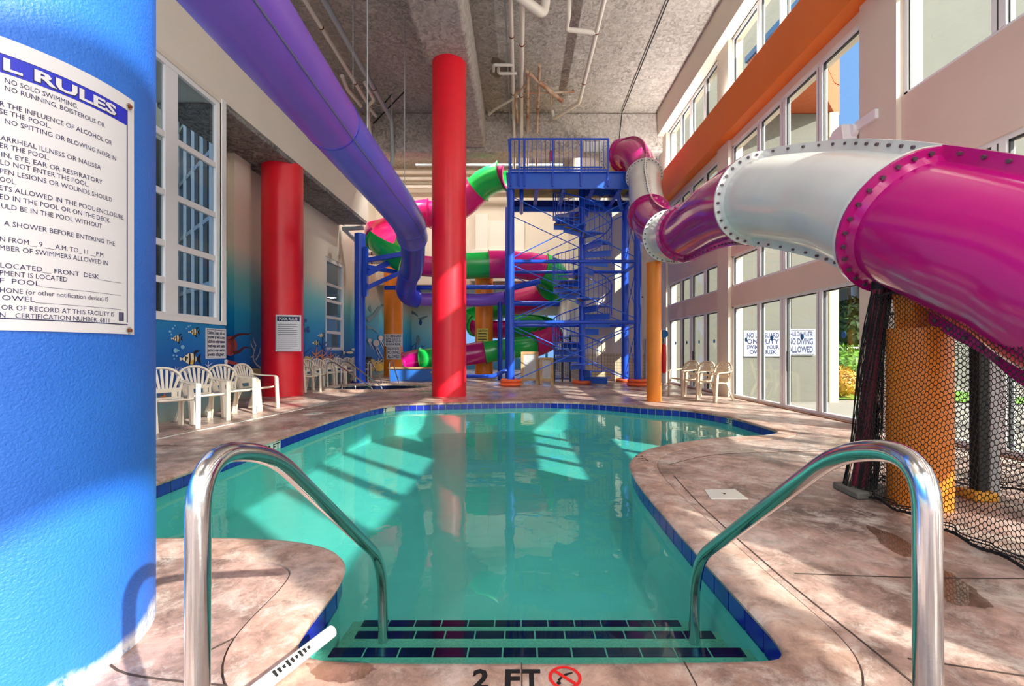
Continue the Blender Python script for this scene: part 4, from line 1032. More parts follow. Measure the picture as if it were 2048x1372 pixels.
GA = [P(1019,350,17.75), P(1004,352,17.9), P(968,368,18.2), P(925,408,18.6), P(885,425,18.9), P(845,428,19.0), P(805,440,18.9), P(772,455,18.4), P(762,472,17.8), P(785,500,17.5), P(830,522,17.6), P(880,528,17.9), P(940,528,18.2), P(1000,526,18.4), P(1060,530,18.6), P(1098,545,19.1), P(1106,568,19.9), P(1080,592,20.6),
      P(1030,606,21.4), P(980,618,21.7), P(955,632,21.5), P(958,648,20.9), P(990,655,20.6), P(1050,652,20.5), P(1088,658,20.3), P(1096,674,19.8), P(1070,688,19.2), P(1020,696,18.6), P(980,702,18.4), P(930,710,18.4), P(880,716,18.4), P(842,720,18.4)]
pg = thing('open_slide', 'pink and green open slide coiling down behind the blue tower', 'water slide', (-.5,18.8,0))
A0, A1 = R(-200), R(20)
segs = [(0,.9,'magenta',-200,20,.52),(.9,2.3,'green',-230,40,.55),(2.3,4.6,'pink',-230,40,.55),(4.6,5.5,'pink',-240,20,.58),(5.5,6.2,'green',-250,20,.60),(6.2,8.2,'pink',-215,35,.62),(8.2,9.6,'green',-200,20,.60),(9.6,11.2,'pink',-215,20,.52),
        (11.2,12.6,'green',-220,35,.60),(12.6,14.4,'pink',-230,40,.62),(14.4,16.4,'green',-250,50,.66),(16.4,18.2,'pink',-250,50,.62),(18.2,21.0,'green',-230,40,.60),(21.0,22.6,'magenta',-220,20,.5),(22.6,24.8,'green',-250,50,.58),(24.8,26.2,'pink',-250,50,.55),(26.2,28.2,'green',-240,40,.46),(28.2,29.9,'magenta',-260,60,.45),(29.9,31.0,'green',-260,60,.45)]
nmx = {'magenta':'magenta','green':'green','pink':'pink'}
for a, b, m, g0, g1, r in segs: half_flume(pg, GA, a, b, r, M[m], R(g0), R(g1), label=nmx[m] + ' flume section')
o = tube_section(pg, [P(846,718,18.5),P(828,722,18.5),P(812,727,18.5)], 0, 2, .44, M['magenta'], 'tube_section', fl=.05, seam=False, nb=12, label='magenta outlet tube')
for x, d, z in ((830,18.9,0),(960,18.4,4.1),(1060,18.9,4.0)):
    pass
mb = MB(); c1 = P(960,0,19.6); c1.z = 0
for px, d, z in ((1005,17.6,4.0),(948,18.8,3.9)): pass
for pxa, za, d in ((1000,3.2,17.9),(905,2.3,20.9),(1070,1.6,20.5)):
    q = P(pxa,0,d); q.z = 0; e_ = Vector((q.x,q.y,za)); MB().cyl(q, e_, .09, 14).build('support_post', M['blue'], pg)

# ================================================================== BLUE POLE WITH BRACKETS
p = P(720,0,16.6); p.z = 0
bp = thing('support_pole', 'single blue steel pole at the left with slanting brackets up to the slides', 'pole', tuple(p))
MB().lathe([(.195,0),(.195,5.42)], p, 32).build('post', M['blue'], bp)
mb = MB().lathe([(.33,0),(.33,.03)], p, 24)
for i in range(8): a = i*math.pi/4; mb.cyl(p+Vector((.27*math.cos(a),.27*math.sin(a),.03)), p+Vector((.27*math.cos(a),.27*math.sin(a),.075)), .03, 6)
mb.build('base_plate', M['navy'], bp)
for a, b, w_ in (((731,521,16.55),(806,508,16.6),.16),((731,549,16.55),(803,512,17.6),.2),((731,577,16.55),(812,540,17.2),.16),((731,533,16.5),(795,545,17.6),.15)):
    MB().bar(P(*a), P(*b), .13, w_).build('bracket', M['blue'], bp)
MB().box(P(732,585,16.5)-Vector((.08,.1,.14)), P(732,500,16.5)+Vector((.06,.1,.1))).build('mounting_plate', M['blue'], bp)

# ================================================================== TOWER
TX0, TX1, TY0, TY1 = -.31, 3.88, 15.0, 17.0
ZD0, ZD1, ZRL = 6.45, 6.98, 8.06
tw = thing('slide_tower', 'tall blue steel slide tower with railed platform at the back of the pool', 'tower', ((TX0+TX1)/2, 16, 0))
for x, y in ((TX0,TY0),(TX1,TY0),(TX0-.12,TY1),(TX1+.05,TY1)):
    MB().lathe([(.125,0),(.125,ZD0+.05)], (x,y,0), 24).build('leg', M['blue'], tw)
for x, y in ((TX0,TY0),(TX1,TY0),(TX0-.12,TY1),(TX1+.05,TY1)):
    MB().lathe([(.24,.004),(.24,.03)], (x,y,0), 16).build('base_plate', M['blue'], tw)
def channel(a, b, h):                               # C channel facing outwards
    mb = MB(); a = Vector(a); b = Vector(b); mb.bar(a, b, .03, h)
    t = (b-a).normalized(); s = Vector((-t.y,t.x,0))
    for z in (-h/2, h/2): mb.bar(a+Vector((0,0,z))+s*.05*-1, b+Vector((0,0,z))+s*.05*-1, .10, .025)
    return mb
zc_ = (ZD0+ZD1)/2; hh = ZD1-ZD0
for a, b in (((TX0-.05,TY0-.1,zc_),(TX1-.02,TY0-.1,zc_)),((TX1,TY0-.1,zc_),(TX1,TY1+.1,zc_)),((TX0-.05,TY1+.1,zc_),(TX0-.05,TY0-.1,zc_))):
    channel(a, b, hh).build('fascia_beam', M['blue_l'], tw)
MB().bar((TX0-.05,TY1-.05,6.42),(TX1+.1,TY1-.05,6.42),.12,.17).build('cross_beam', M['blue_l'], tw)
MB().bar((TX0-.05,TY1,6.62),(TX1+.1,TY1,6.62),.05,.30).build('cross_beam', M['navy'], tw)
mb = MB()
y = TY0-.05
while y < TY1: mb.box((TX0,y,ZD1-.09),(TX1,min(y+.28,TY1+.05),ZD1-.02)); y += .285
mb.build('deck_boards', M['yellow'], tw)
MB().bar((TX0,TY0-.13,ZD1+.005),(TX1,TY0-.13,ZD1+.005),.05,.03).build('deck_edge', M['yellow'], tw)
for x in (.55, 1.45, 2.4, 3.3):
    m_ = MB(); m_.bar((x,TY0,zc_-.02),(x,TY1,zc_-.02),.02,.40); m_.bar((x,TY0,ZD0+.02),(x,TY1,ZD0+.02),.14,.02); m_.build('joist', M['blue'], tw)
MB().cyl((.05,TY0+.25,6.25),(.05,TY0+.25,6.95),.07,12).cyl((.05,TY0+.25,6.28),(.05,TY1-.1,6.28),.07,12).build('brace_pipe', M['blue'], tw)
MB().bar((3.1,TY0+.1,6.9),(3.75,TY1-.2,6.4),.14,.14).build('brace_pipe', M['blue_l'], tw)
# railing round the platform
def railing(a, b, gate=None, step=.14):
    a = Vector(a); b = Vector(b); L = (b-a).length; t = (b-a)/L
    r_ = MB().bar(a+Vector((0,0,ZRL)), b+Vector((0,0,ZRL)), .05, .05).build('top_rail', M['blue'], tw)
    MB().bar(a+Vector((0,0,ZD1+.07)), b+Vector((0,0,ZD1+.07)), .035, .05).build('bottom_rail', M['blue'], tw)
    mb = MB(); n = int(L/step)
    for i in range(1, n): q = a + t*(L*i/n); mb.cyl(q+Vector((0,0,ZD1+.07)), q+Vector((0,0,ZRL)), .0095, 6)
    mb.build('balusters', M['blue'], tw)
railing((TX0-.02,TY0-.16,0),(TX1-1.0,TY0-.16,0)); railing((TX0-.06,TY0-.1,0),(TX0-.06,TY0+.75,0)); railing((TX0+.3,TY1+.12,0),(TX1,TY1+.12,0)); railing((TX1,TY0+.9,0),(TX1,TY1+.1,0))
MB().bar((TX0+1.2,TY0+.9,ZD1+.35),(TX0+2.5,TY0+.9,ZD1+.35),.04,.04).bar((TX0+2.5,TY0+.9,ZD1),(TX0+2.5,TY0+.9,ZD1+.37),.04,.04).bar((TX0+1.2,TY0+.9,ZD1),(TX0+1.2,TY0+.9,ZD1+.37),.04,.04).build('inner_rail', M['blue'], tw)
for x in (TX0, TX0+.28, TX0+.46, TX0+1.38, TX0+2.30, TX0+3.18):
    MB().bar((x,TY0-.165,ZD0+.08),(x,TY0-.165,ZRL+.01),.055,.055,up=(0,1,0)).build('railing_post', M['blue'], tw)
MB().box((TX0+1.30,TY0+.3,7.55),(TX0+1.42,TY0+.36,7.9)).build('stop_button', M['no_red'], tw, bevel=.02)
# tiers of struts and crossed rods
for z in (4.1, 2.1):
    for a, b in (((TX0,TY0,z),(TX1,TY0,z)),((TX0-.12,TY1,z),(TX1+.05,TY1,z)),((TX0,TY0,z),(TX0-.12,TY1,z)),((TX1,TY0,z),(TX1+.05,TY1,z))):
        MB().cyl(a, b, .06, 14).build('strut', M['blue'], tw)
for z0, z1 in ((.12,2.0),(2.2,4.0),(4.2,6.25)):
    for y, xa, xb in ((TY0,TX0,TX1),(TY1,TX0-.12,TX1+.05)):
        for za, zb in ((z0,z1),(z1,z0)):
            MB().cyl((xa,y+(.03 if za<zb else -.03),za),(xb,y+(.03 if za<zb else -.03),zb),.017,8).build('cross_rod', M['blue_l'], tw)
    for x0, x1 in ((TX0,TX0-.12),(TX1,TX1+.05)):
        for za, zb in ((z0,z1),(z1,z0)): MB().cyl((x0+(.03 if za<zb else -.03),TY0,za),(x1+(.03 if za<zb else -.03),TY1,zb),.015,8).build('cross_rod', M['blue_l'], tw)
# foam rings at the feet
fl = [('front left',(TX0,TY0)),('front right',(TX1,TY0)),('rear right',(TX1+.05,TY1)),('stair',(2.2,16.1))]
lb = ['orange foam ring around the front left leg of the blue tower','orange foam ring around the front right leg of the blue tower','orange foam ring around the rear right leg of the blue tower','orange foam ring around the foot of the spiral stair column']
for (nme, (x, y)), l in zip(fl, lb):
    t = thing('foam_ring', l, 'foam ring', (x,y,0), 'orange foam rings at the tower feet')
    for i in range(2 if nme.startswith('front') else 1):
        c = [Vector((x+.30*math.cos(a)+.02*i, y+.30*math.sin(a), .062+.115*i)) for a in [2*math.pi*j/28 for j in range(28)]]
        MB().tube(c, .058, 10, closed=True).build('tube', M['foam'], t)
# spiral stair
SX, SY = 2.2, 16.1
st = thing('spiral_stair', 'blue spiral stair with yellow tread edges inside the slide tower', 'stairs', (SX,SY,0))
MB().lathe([(.115,0),(.115,6.9)], (SX,SY,0), 20).build('central_column', M['blue'], st)
NT = 28; rise = 6.85/NT; dth = 2*math.pi/9.3; TH0 = R(-20); RT = 1.02
for i in range(NT):
    a = TH0 - dth*i; z = .24 + rise*i; pl = []
    h = dth*.60
    pts = [(.10,-.35),(RT,-h/1.0),(RT,0),(RT,h/1.0),(.10,.35)]
    pl = [Vector((SX+r*math.cos(a+t), SY+r*math.sin(a+t), z-.03)) for r, t in pts]
    tr = MB().prism(pl, (0,0,.03)).prism([Vector((SX+r*math.cos(a+t), SY+r*math.sin(a+t), z-.21)) for r, t in ((.12,-.35),(RT,-h),(RT,-h+.03),(.12,-.2))], (0,0,.21)).build('tread', M['blue_l'], st)
    MB().prism([Vector((SX+r*math.cos(a+t), SY+r*math.sin(a+t), z-.052)) for r, t in ((.14,-.33),(RT-.01,-h+.005),(RT-.01,-h+.09),(.14,.05))], (0,0,.02)).build('yellow_edge', M['gold'], tr)
def helix(r, dz, i0=0, i1=NT-1, n=8): return [Vector((SX+r*math.cos(TH0-dth*i/n), SY+r*math.sin(TH0-dth*i/n), .24+rise*i/n+dz)) for i in range(int(i0*n), int(i1*n)+1)]
MB().tube(helix(RT+.01,.95,1), .022, 10).build('handrail', M['blue'], st)
MB().tube(helix(RT+.01,.62,1), .012, 8).build('mid_rail', M['blue'], st)
mb = MB()
for q0, q1 in zip(helix(RT+.01,-.05,1,n=4), helix(RT+.01,.95,1,n=4)): mb.cyl(q0, q1, .009, 6)
mb.build('balusters', M['blue'], st)

# ================================================================== NETTING
NP = [Vector((2.70,3.63,0)), Vector((2.66,3.2,0)), Vector((2.63,2.7,0)), Vector((2.60,2.2,0)), Vector((2.58,1.8,0))]
def net_panel(name, label, bot, top, nu, nv, sag=.05, r=.0024, rope=True):
    t = thing(name, label, 'net', tuple((bot[0]+bot[-1])/2))
    B = spline(bot, 8); T = spline(top, 8)
    def s_(pl, u): x = u*(len(pl)-1); i = min(int(x), len(pl)-2); return pl[i].lerp(pl[i+1], x-i)
    nrm = (bot[-1]-bot[0]).cross(Vector((0,0,1))).normalized()
    rnd = random.Random(3)
    ph = [rnd.uniform(0,6) for _ in range(6)]
    def S(u, v):
        u = min(max(u,0),1); p = s_(B,u).lerp(s_(T,u), v)
        return p + nrm*sag*(math.sin(math.pi*v)*math.sin(2.2*math.pi*u+ph[0]) + .35*math.sin(9*v+ph[1]+4*u)) + Vector((0,0,.010*math.sin(40*u+ph[2]+7*v)))
    mb = MB()
    # hexagonal-looking knotted mesh: zigzag verticals joined at the knots
    for i in range(nu+1):
        pts = []
        for j in range(nv+1):
            off = .2*(1 if (i+j) % 2 else -1)/nu
            pts.append(S(i/nu+off, j/nv))
        mb.tube(pts, r, 4, cap=False)
    for j in range(nv+1):
        for i in range(nu):
            if (i+j) % 2: mb.tube([S(i/nu+.2/nu, j/nv), S((i+1)/nu-.2/nu, j/nv)], r*1.3, 4, cap=False)
    mb.build('mesh', M['net'], t, sharp=None)
    if rope:
        rp_ = MB(); rp_.tube([S(i/60,1.0) for i in range(61)], .010, 6); rp_.tube([S(i/60,0.0)+Vector((0,0,.008)) for i in range(61)], .009, 6)
        for k_ in (.05,.12): rp_.tube([S(i/60,0.0)+nrm*.03*math.sin(i*.9)+Vector((0,0,.02+k_*.25)) for i in range(61)], .004, 5)
        rp_.build('edge_rope', M['net'], t)
    return t
ZT = [1.60,1.56,1.52,1.46,1.40]
net_panel('safety_net', 'black netting along the deck around the orange slide post, the near panel', [p+Vector((0,0,.02)) for p in NP], [Vector((p.x+.13,p.y,z)) for p, z in zip(NP,ZT)], 84, 84)
net_panel('safety_net', 'black netting panel behind the orange slide post, parallel to the glass doors', [Vector((3.35,3.95,.02)),Vector((3.9,3.75,.02)),Vector((4.3,3.2,.02)),Vector((4.5,2.2,.02)),Vector((4.55,1.4,.02))], [Vector((3.35,3.95,1.45)),Vector((3.9,3.75,1.42)),Vector((4.3,3.2,1.4)),Vector((4.5,2.2,1.35)),Vector((4.55,1.4,1.3))], 90, 64)
net_panel('safety_net', 'short black netting panel across the back, right behind the leaning maroon post', [Vector((2.76,3.66,.02)),Vector((3.05,3.9,.02)),Vector((3.35,3.95,.02))], [Vector((2.9,3.66,1.6)),Vector((3.1,3.9,1.5)),Vector((3.35,3.95,1.45))], 30, 70)
t = thing('net_post', 'leaning maroon post wrapped in bunched black netting at the corner of the net', 'post', (2.74,3.66,0))
pa, pb = Vector((2.74,3.68,0)), Vector((2.905,3.66,1.70))
MB().cyl(pa, pb, .055, 16).build('post', M['maroon'], t); MB().cyl(pb-Vector((.004,0,.06)), pb+Vector((.003,0,.03)), .066, 16).build('cap', M['black'], t)
MB().prism([Vector(v) for v in ((2.60,3.50,0),(2.98,3.55,0),(2.95,3.84,0),(2.62,3.82,0))], (0,0,.06)).build('footing', M['ext_grey'], t, bevel=.015)
mb = MB(); rnd = random.Random(5)
for i in range(70):
    ph = rnd.uniform(0,6.28); am = rnd.uniform(.01,.055); pts = []
    for j in range(26):
        v = j/25; c = pa.lerp(pb, v*.97); wv = .062 + .05*(1-v) 
        pts.append(c + Vector(((wv+.012*math.sin(9*v+ph))*math.cos(ph+am*30*v), (wv+.012*math.cos(7*v+ph))*math.sin(ph+am*30*v), .012*math.sin(21*v+ph*3))))
    mb.tube(pts, .0028, 4, cap=False)
mb.build('bunched_net', M['net'], t, sharp=None)
for (x, y, m_, l, z1) in ((3.58,3.55,'black','dark square post inside the netting, right of the thick orange post',1.62),(3.72,3.6,'board','pale grey post inside the netting beside the dark one',1.6)):
    t = thing('net_post', l, 'post', (x,y,0)); MB().box((x-.04,y-.04,0),(x+.04,y+.04,z1)).build('post', M[m_], t, bevel=.006)
    if m_ == 'black': MB().prism([Vector(v) for v in ((x-.11,y-.09,0),(x+.06,y-.1,0),(x+.06,y+.08,0),(x-.11,y+.08,0))],(0,0,.07)).build('foot', M['gold'], t, bevel=.012)

# ================================================================== CEILING PIPES AND FITTINGS
def pipe(name, label, runs, r, m, cat='pipe', clamps=0, group=None):
    t = thing(name, label, cat, tuple(Vector(runs[0][0])), group)
    for i, q in enumerate(runs):
        rr = r[i] if isinstance(r, list) else r
        pp = bendpath(q, rr*1.8, 6)
        MB().tube(pp, rr, 14).build('run' if i == 0 else 'branch', M[m], t)
        if i == 0 and clamps:
            L = [(Vector(q[j]), Vector(q[j+1])) for j in range(len(q)-1)]
            for a, b in L:
                n = int((b-a).length/clamps)
                for j in range(n):
                    c = a.lerp(b, (j+.5)/n); d = (b-a).normalized()
                    MB().tube([c-d*.02,c+d*.02],[rr+.008]*2,12).build('clamp', M['rust'], t)
    return t
def cx(x, y, z=9.4): d = (z-HC)*F/(VY-y); return Vector(((x-VX)/F*d, d, z))
pipe('ceiling_pipe', 'long white ceiling pipe running down behind the tower railing, left of two', [[(-.22,8,9.45),(-.22,16.0,9.45),(-.22,17.25,8.2),(-.22,17.25,7.2)]], .055, 'pipe', clamps=2.4)
pipe('ceiling_pipe', 'long white ceiling pipe running down behind the tower railing, right of two', [[(.05,8.6,9.45),(.05,16.0,9.45),(.05,17.3,8.2),(.05,17.3,7.2)]], .07, 'pipe', clamps=2.4)
pipe('conduit', 'thin dark conduit on the ceiling beside the long white pipes', [[(-.36,8,9.55),(-.36,16.2,9.55),(-.36,16.45,9.3)]], .022, 'galv', cat='conduit')
a = cx(1035,-10); b = cx(1088,30); 
pipe('ceiling_pipe', 'fat white pipe with an elbow at the top edge of the ceiling', [[a, b, b+Vector((.05,-.15,.4))]], .115, 'pipe')
pipe('ceiling_pipe', 'white ceiling pipe on the right with an L shaped side branch', [[(2.0,8.5,9.45),(1.98,15.2,9.45),(1.2,16.3,9.45),(1.15,16.3,9.75)], [(1.98,11.85,9.45),(1.2,11.75,9.45),(1.2,11.2,9.45),(1.2,11.15,9.75)]], .06, 'pipe', clamps=1.9)
pipe('ceiling_pipe', 'short doubled white pipe bends over the bare ceiling patch', [[cx(1026,130),cx(987,130),cx(987,142,9.55)],[cx(1034,147),cx(997,147),cx(997,136,9.6)]], .045, 'pipe')
pipe('ceiling_pipe', 'rust streaked pipe dropping from the ceiling to the tower, with a slanted branch', [[cx(1055,142),(.28,16.2,9.4),(.28,17.3,8.3),(.28,17.3,7.2)],[cx(1057,146),cx(1124,202)],[cx(1054,168),cx(1031,188),(-.09,16.2,9.3)]], [.05,.062,.04], 'pipe_rust', clamps=1.8)
pipe('ceiling_pipe', 'heavily rusted thin pipe dropping to the tower right of the slanted pipe', [[cx(1079,130),(.62,16.2,9.4),(.62,17.32,8.3),(.62,17.32,7.2)],[cx(1045,187),cx(1148,184),cx(1146,180,9.6)],[cx(1102,186),cx(1103,207)]], [.045,.032,.03], 'pipe_rust', clamps=1.5)
pipe('ceiling_pipe', 'thin slanting white pipe with a hooked end beside the ceiling beam', [[cx(1036,192),cx(988,220),cx(978,230),cx(978,224,9.6)]], .04, 'pipe')
pipe('ceiling_pipe', 'long cream pipe running along the ceiling at the left above the violet slide', [[(-5.05,8,9.4),(-5.08,15.2,9.4),(-5.3,15.9,9.3),(-5.3,16.2,8.6)]], .055, 'pipe', clamps=2.2)
pipe('ceiling_pipe', 'cream pipe bends in the left ceiling corner above the blue slide section', [[cx(684,152),cx(694,178),cx(722,212)],[cx(730,165),cx(748,200),cx(735,212),cx(752,232)]], .06, 'pipe')
pipe('ceiling_pipe', 'grey galvanised pipe on the left ceiling that turns straight down at the back', [[(-4.6,8.5,9.35),(-4.55,16.1,9.35),(-4.6,16.4,8.8),(-4.6,16.4,7.9),(-6.0,17.15,7.75),(-6.05,17.3,5.95)]], .075, 'galv', clamps=3)
pipe('ceiling_pipe', 'grey galvanised pipe with a slanted leg under the end of the sprayed soffit', [[(-5.95,17.35,5.85),(-6.75,17.3,5.8)],[(-6.7,17.3,5.8),(-6.4,17.8,5.45)]], .085, 'galv')
for i, (z, y) in enumerate(((9.35,20.9),(9.08,20.95),(8.72,21.0))):
    pipe('wall_pipe', 'horizontal cream pipe high on the back wall, the %s of three' % ['top','middle','bottom'][i], [[(-6.7,y,z),(2.0,y,z)]], [.10,.08,.09][i], 'pipe', group='cream pipes on the back wall')
for i, z in enumerate((5.55,5.2,4.85)):
    pipe('wall_pipe', 'short cream pipe left of the blue pole under the soffit end, the %s of three' % ['top','middle','bottom'][i], [[(-6.8,18.9,z),(-4.2,18.9+.1,z)]], .085, 'pipe', clamps=.9, group='cream pipes behind the blue pole')
pipe('wall_pipe', 'thin grey rod hanging across the back below the ceiling drop', [[(-4.4,19.2,9.0),(1.8,19.2,9.0)]], .06, 'galv')
for a, b in (((690,152,9.3),(685,108,9.6)),): pass
mb = MB(); t = thing('hanger_strut', 'two thin dark strut bars slanting under the left ceiling', 'bar', tuple(cx(760,210)))
MB().cyl(cx(736,258), cx(808,184), .022, 8).build('bar', M['dark'], t); MB().cyl(cx(764,212), cx(784,188), .022, 8).build('bar', M['dark'], t)
for x, lab in ((706,'left of two'),(784,'right of two')):
    d = 13.5 if x == 784 else 10.5
    q = P(x, 0, d); t = thing('hanger_wire', 'thin wire hanging straight down from the ceiling near the violet slide, ' + lab, 'wire', (q.x,q.y,7.4)); 
    MB().cyl((q.x,q.y,6.3 if x==784 else 7.2),(q.x,q.y,ZC), .008, 6).build('wire', M['galv'], t)
t = thing('ceiling_cable', 'thin dark cable running along the ceiling above the tower on the right', 'cable', tuple(cx(1300,100,9.7)))
MB().tube([cx(1345,-20,9.74), cx(1244,225,9.74), (3.55,16.45,8.5), (3.6,16.5,8.2)], .018, 6).build('cable', M['dark'], t)
t = thing('wall_drain_pipe', 'thin pale downpipe in the back corner behind the slim orange post', 'pipe', (4.62,17.38,0))
MB().cyl((4.62,17.36,.05),(4.62,17.36,8.4),.05,14).build('run', M['cream'], t)
for z in (3.2,5.4): MB().cyl((4.62,17.36,z-.03),(4.62,17.36,z+.03),.062,14).build('clamp', M['dark'], t)
t = thing('wall_drain_pipe', 'grey downpipe on the back wall just right of the tower', 'pipe', (4.83,17.37,0))
MB().cyl((4.83,17.37,.05),(4.83,17.37,1.6),.06,14).build('run', M['galv'], t)
q0 = P(1166,304,16.44); q1 = P(1205,283,16.44); t = thing('louvre', 'small white louvre panel on the ceiling drop behind the tower railing', 'louvre', tuple(q0))
MB().box(q0, q1+Vector((0,.04,0))).build('frame', M['galv'], t)
mb = MB()
for i in range(6): x = q0.x+.03+(q1.x-q0.x-.06)*i/6; mb.box((x,q0.y-.03,q0.z+.02),(x+.07,q0.y,q1.z-.02))
mb.build('slats', M['white'], t)
# camera, loudspeaker-like wall lamp, rescue tube
q = P(1312,306,16.9); t = thing('security_camera', 'white security camera on the wall beside the top of the tube slide', 'camera', tuple(q))
MB().box(q+Vector((-.14,-.10,-.07)), q+Vector((.10,.04,.07))).build('housing', M['tile_white'], t, bevel=.015)
MB().cyl(q+Vector((-.06,-.10,0)), q+Vector((-.06,-.13,0)), .045, 14).build('lens', M['black'], t)
MB().tube(bendpath([q+Vector((.08,0,-.04)), q+Vector((.11,.1,-.22)), q+Vector((.11,.45,-.2))], .08), .02, 8).build('arm', M['galv'], t)
q = Vector((XR-.02, 6.95, 4.55)); t = thing('wall_lamp', 'white adjustable wall lamp on the rose band above the big tube slide', 'lamp', tuple(q))
MB().prism([q+Vector(v) for v in ((.02,-.35,-.02),(.02,.05,-.02),(.02,.05,.12),(.02,-.35,.12))], (-.10,0,0)).build('bracket', M['white'], t, bevel=.008)
MB().cyl(q+Vector((-.04,.12,.0)), q+Vector((-.13,.12,.0)), .11, 24).build('swivel', M['white'], t); MB().cyl(q+Vector((-.13,.12,.0)), q+Vector((-.145,.12,.0)), .02, 10).build('screw', M['bolt'], t)
MB().prism([q+Vector(v) for v in ((-.03,.05,-.16),(-.03,.62,-.34),(-.03,.66,-.20),(-.03,.30,.10),(-.03,.10,.12))], (-.22,0,0)).build('housing', M['white'], t, bevel=.015)
q = Vector((5.16, 15.6, 0)); q = P(1328,0,15.2); 
t = thing('rescue_tube', 'red rescue tube hanging from a blue hook beside the slim orange post', 'rescue tube', (q.x,q.y,0))
MB().lathe([(.03,.40),(.075,.46),(.085,.9),(.075,1.32),(.03,1.40)], (q.x,q.y,0), 16).build('float', M['no_red'], t)
MB().tube([(q.x,q.y,1.38),(q.x-.03,q.y,1.5),(q.x,q.y,1.66)], .012, 6).build('strap', M['black'], t)
MB().cyl((q.x,q.y-.04,1.72),(q.x,q.y+.06,1.72),.13,20).build('hook', M['ext_blue'], t)
MB().cyl((q.x+.0,q.y+.10,0),(q.x+.0,q.y+.10,1.9),.035,12).build('stand', M['galv'], t)
# ================================================================== ODDS AND ENDS ON THE FAR DECK
mb = MB(); t = thing('planter', 'long low blue painted planter wall in front of the far orange column', 'planter', (-4.6,18.0,0))
MB().box((-4.95,17.3,0),(-3.0,17.75,.46)).build('wall', M['box_blue'], t, bevel=.01); MB().box((-5.0,17.25,.46),(-2.95,17.8,.53)).build('cap', M['wood'], t, bevel=.01)
t = thing('planter', 'shorter blue painted planter wall close behind the tall red column', 'planter', (-2.7,15.2,0))
MB().box((-2.9,15.0,0),(-1.9,15.5,.42)).build('wall', M['box_blue'], t, bevel=.01); MB().box((-2.95,14.95,.42),(-1.85,15.55,.48)).build('cap', M['wood'], t, bevel=.01)
for i, (x0, x1, y, h, l) in enumerate(((.08,.60,15.75,1.12,'wood framed grey board leaning at the tower foot, the taller left one'),(.72,1.10,15.6,.92,'wood framed grey board leaning at the tower foot, the lower right one'))):
    t = thing('framed_board', l, 'board', ((x0+x1)/2,y,0), 'framed boards at the tower foot')
    L = lambda x, z, d=0: Vector((x, y+.10*z+d, z))
    mb = MB()
    for a, b in ((L(x0,0),L(x0,h)),(L(x1,0),L(x1,h)),(L(x0,h-.04),L(x1,h-.04)),(L(x0,.16),L(x1,.16))): mb.bar(a, b, .09, .05, up=(0,1,0))
    mb.build('frame', M['wood'], t); MB().prism([L(x0,.16,.0),L(x1,.16,.0),L(x1,h-.04,.0),L(x0,h-.04,.0)],(0,.02,0)).build('panel', M['board'], t)
    MB().bar(L(x1,h*.8,.03), Vector((x1+.1,y+.5,0)), .06, .04).build('prop', M['wood'], t)
t = thing('gate', 'dark steel gate standing beside the spiral stair', 'gate', (1.75,16.9,0))
for x in (1.3,1.6,1.9): MB().bar((x,17.2,0),(x,17.2,1.75),.06,.06,up=(0,1,0)).build('post', M['frame_dark'], t)
mb = MB()
for i in range(16): mb.cyl((1.3+.0375*i,17.2,.1),(1.3+.0375*i,17.2,1.65),.008,6)
for z in (.1,.85,1.65): mb.bar((1.3,17.2,z),(1.9,17.2,z),.03,.04)
mb.build('bars', M['navy'], t)
t = thing('trash_bin', 'dark green bin against the mural behind the far chairs', 'bin', (-6.5,18.95,0))
MB().box((-6.72,18.7,0),(-6.28,19.2,.82)).build('body', M['frame_dark'], t, bevel=.03); MB().box((-6.74,18.68,.82),(-6.26,19.22,.90)).build('lid', M['black'], t, bevel=.02)
t = thing('pipe_run', 'blue pipe with a pale elbow lying low behind the front left tower leg', 'pipe', (-1.0,16.6,.2))
MB().tube(bendpath([(-2.4,16.9,.22),(-1.0,16.7,.22),(-.55,16.8,.42),(-.38,16.9,.42)], .12), .075, 14).build('run', M['blue'], t)
t = thing('slide_beam', 'horizontal blue beam between the tall red column and the tower', 'beam', (-1.2,17.3,3.6))
MB().cyl((-5.2,17.5,3.58),(-.4,17.3,3.58),.085,14).build('beam', M['blue'], t)
t = thing('tower_beam', 'short blue beams reaching from the tower legs under the open slide', 'beam', (.8,17.4,3.2))
MB().cyl((-.4,17.1,2.95),(1.5,17.4,2.95),.10,14).build('beam', M['blue'], t); MB().cyl((-.4,17.15,3.5),(.75,16.9,3.75),.11,14).build('beam', M['blue'], t)

# ================================================================== OUTSIDE
o = MB().box((5.62,12.0,-.2),(8.30,12.25,7.4)).build('annex_wing', M['ext_grey'], None, sharp=20); o['kind'] = 'structure'
o2 = MB().box((5.62,16.6,-.2),(11.0,16.9,30)).build('annex_wall', M['ext_grey'], None, sharp=20); o2['kind'] = 'structure'
o3 = MB().box((-11.5,13.5,-.2),(-11.2,30,9)).build('side_annex_wall', M['ext_grey'], None, sharp=20); o3['kind'] = 'structure'
MB().box((8.10,11.9,-.2),(8.34,12.35,7.4)).build('corner_pier', M['ext_cream'], o, sharp=20)
for z0, z1 in ((7.42,8.2),(8.23,9.0)): MB().prism([Vector((x,y,z0)) for x, y in ((8.30,12.0),(8.50,12.1),(8.42,12.6),(6.2,12.4),(6.35,10.0))],(0,0,z1-z0)).build('cornice', M['ext_orange'], o, sharp=20)
MB().prism([Vector((x,y,9.02)) for x, y in ((8.33,11.96),(8.56,12.08),(8.46,12.66),(6.15,12.45),(6.35,9.93))],(0,0,.16)).build('cornice_cap', M['ext_blue'], o, sharp=20)
for x in (6.35,7.15): MB().box((x,11.988,-.2),(x+.34,12.0,5.5)).build('pilaster', M['ext_grey'], o, sharp=20)
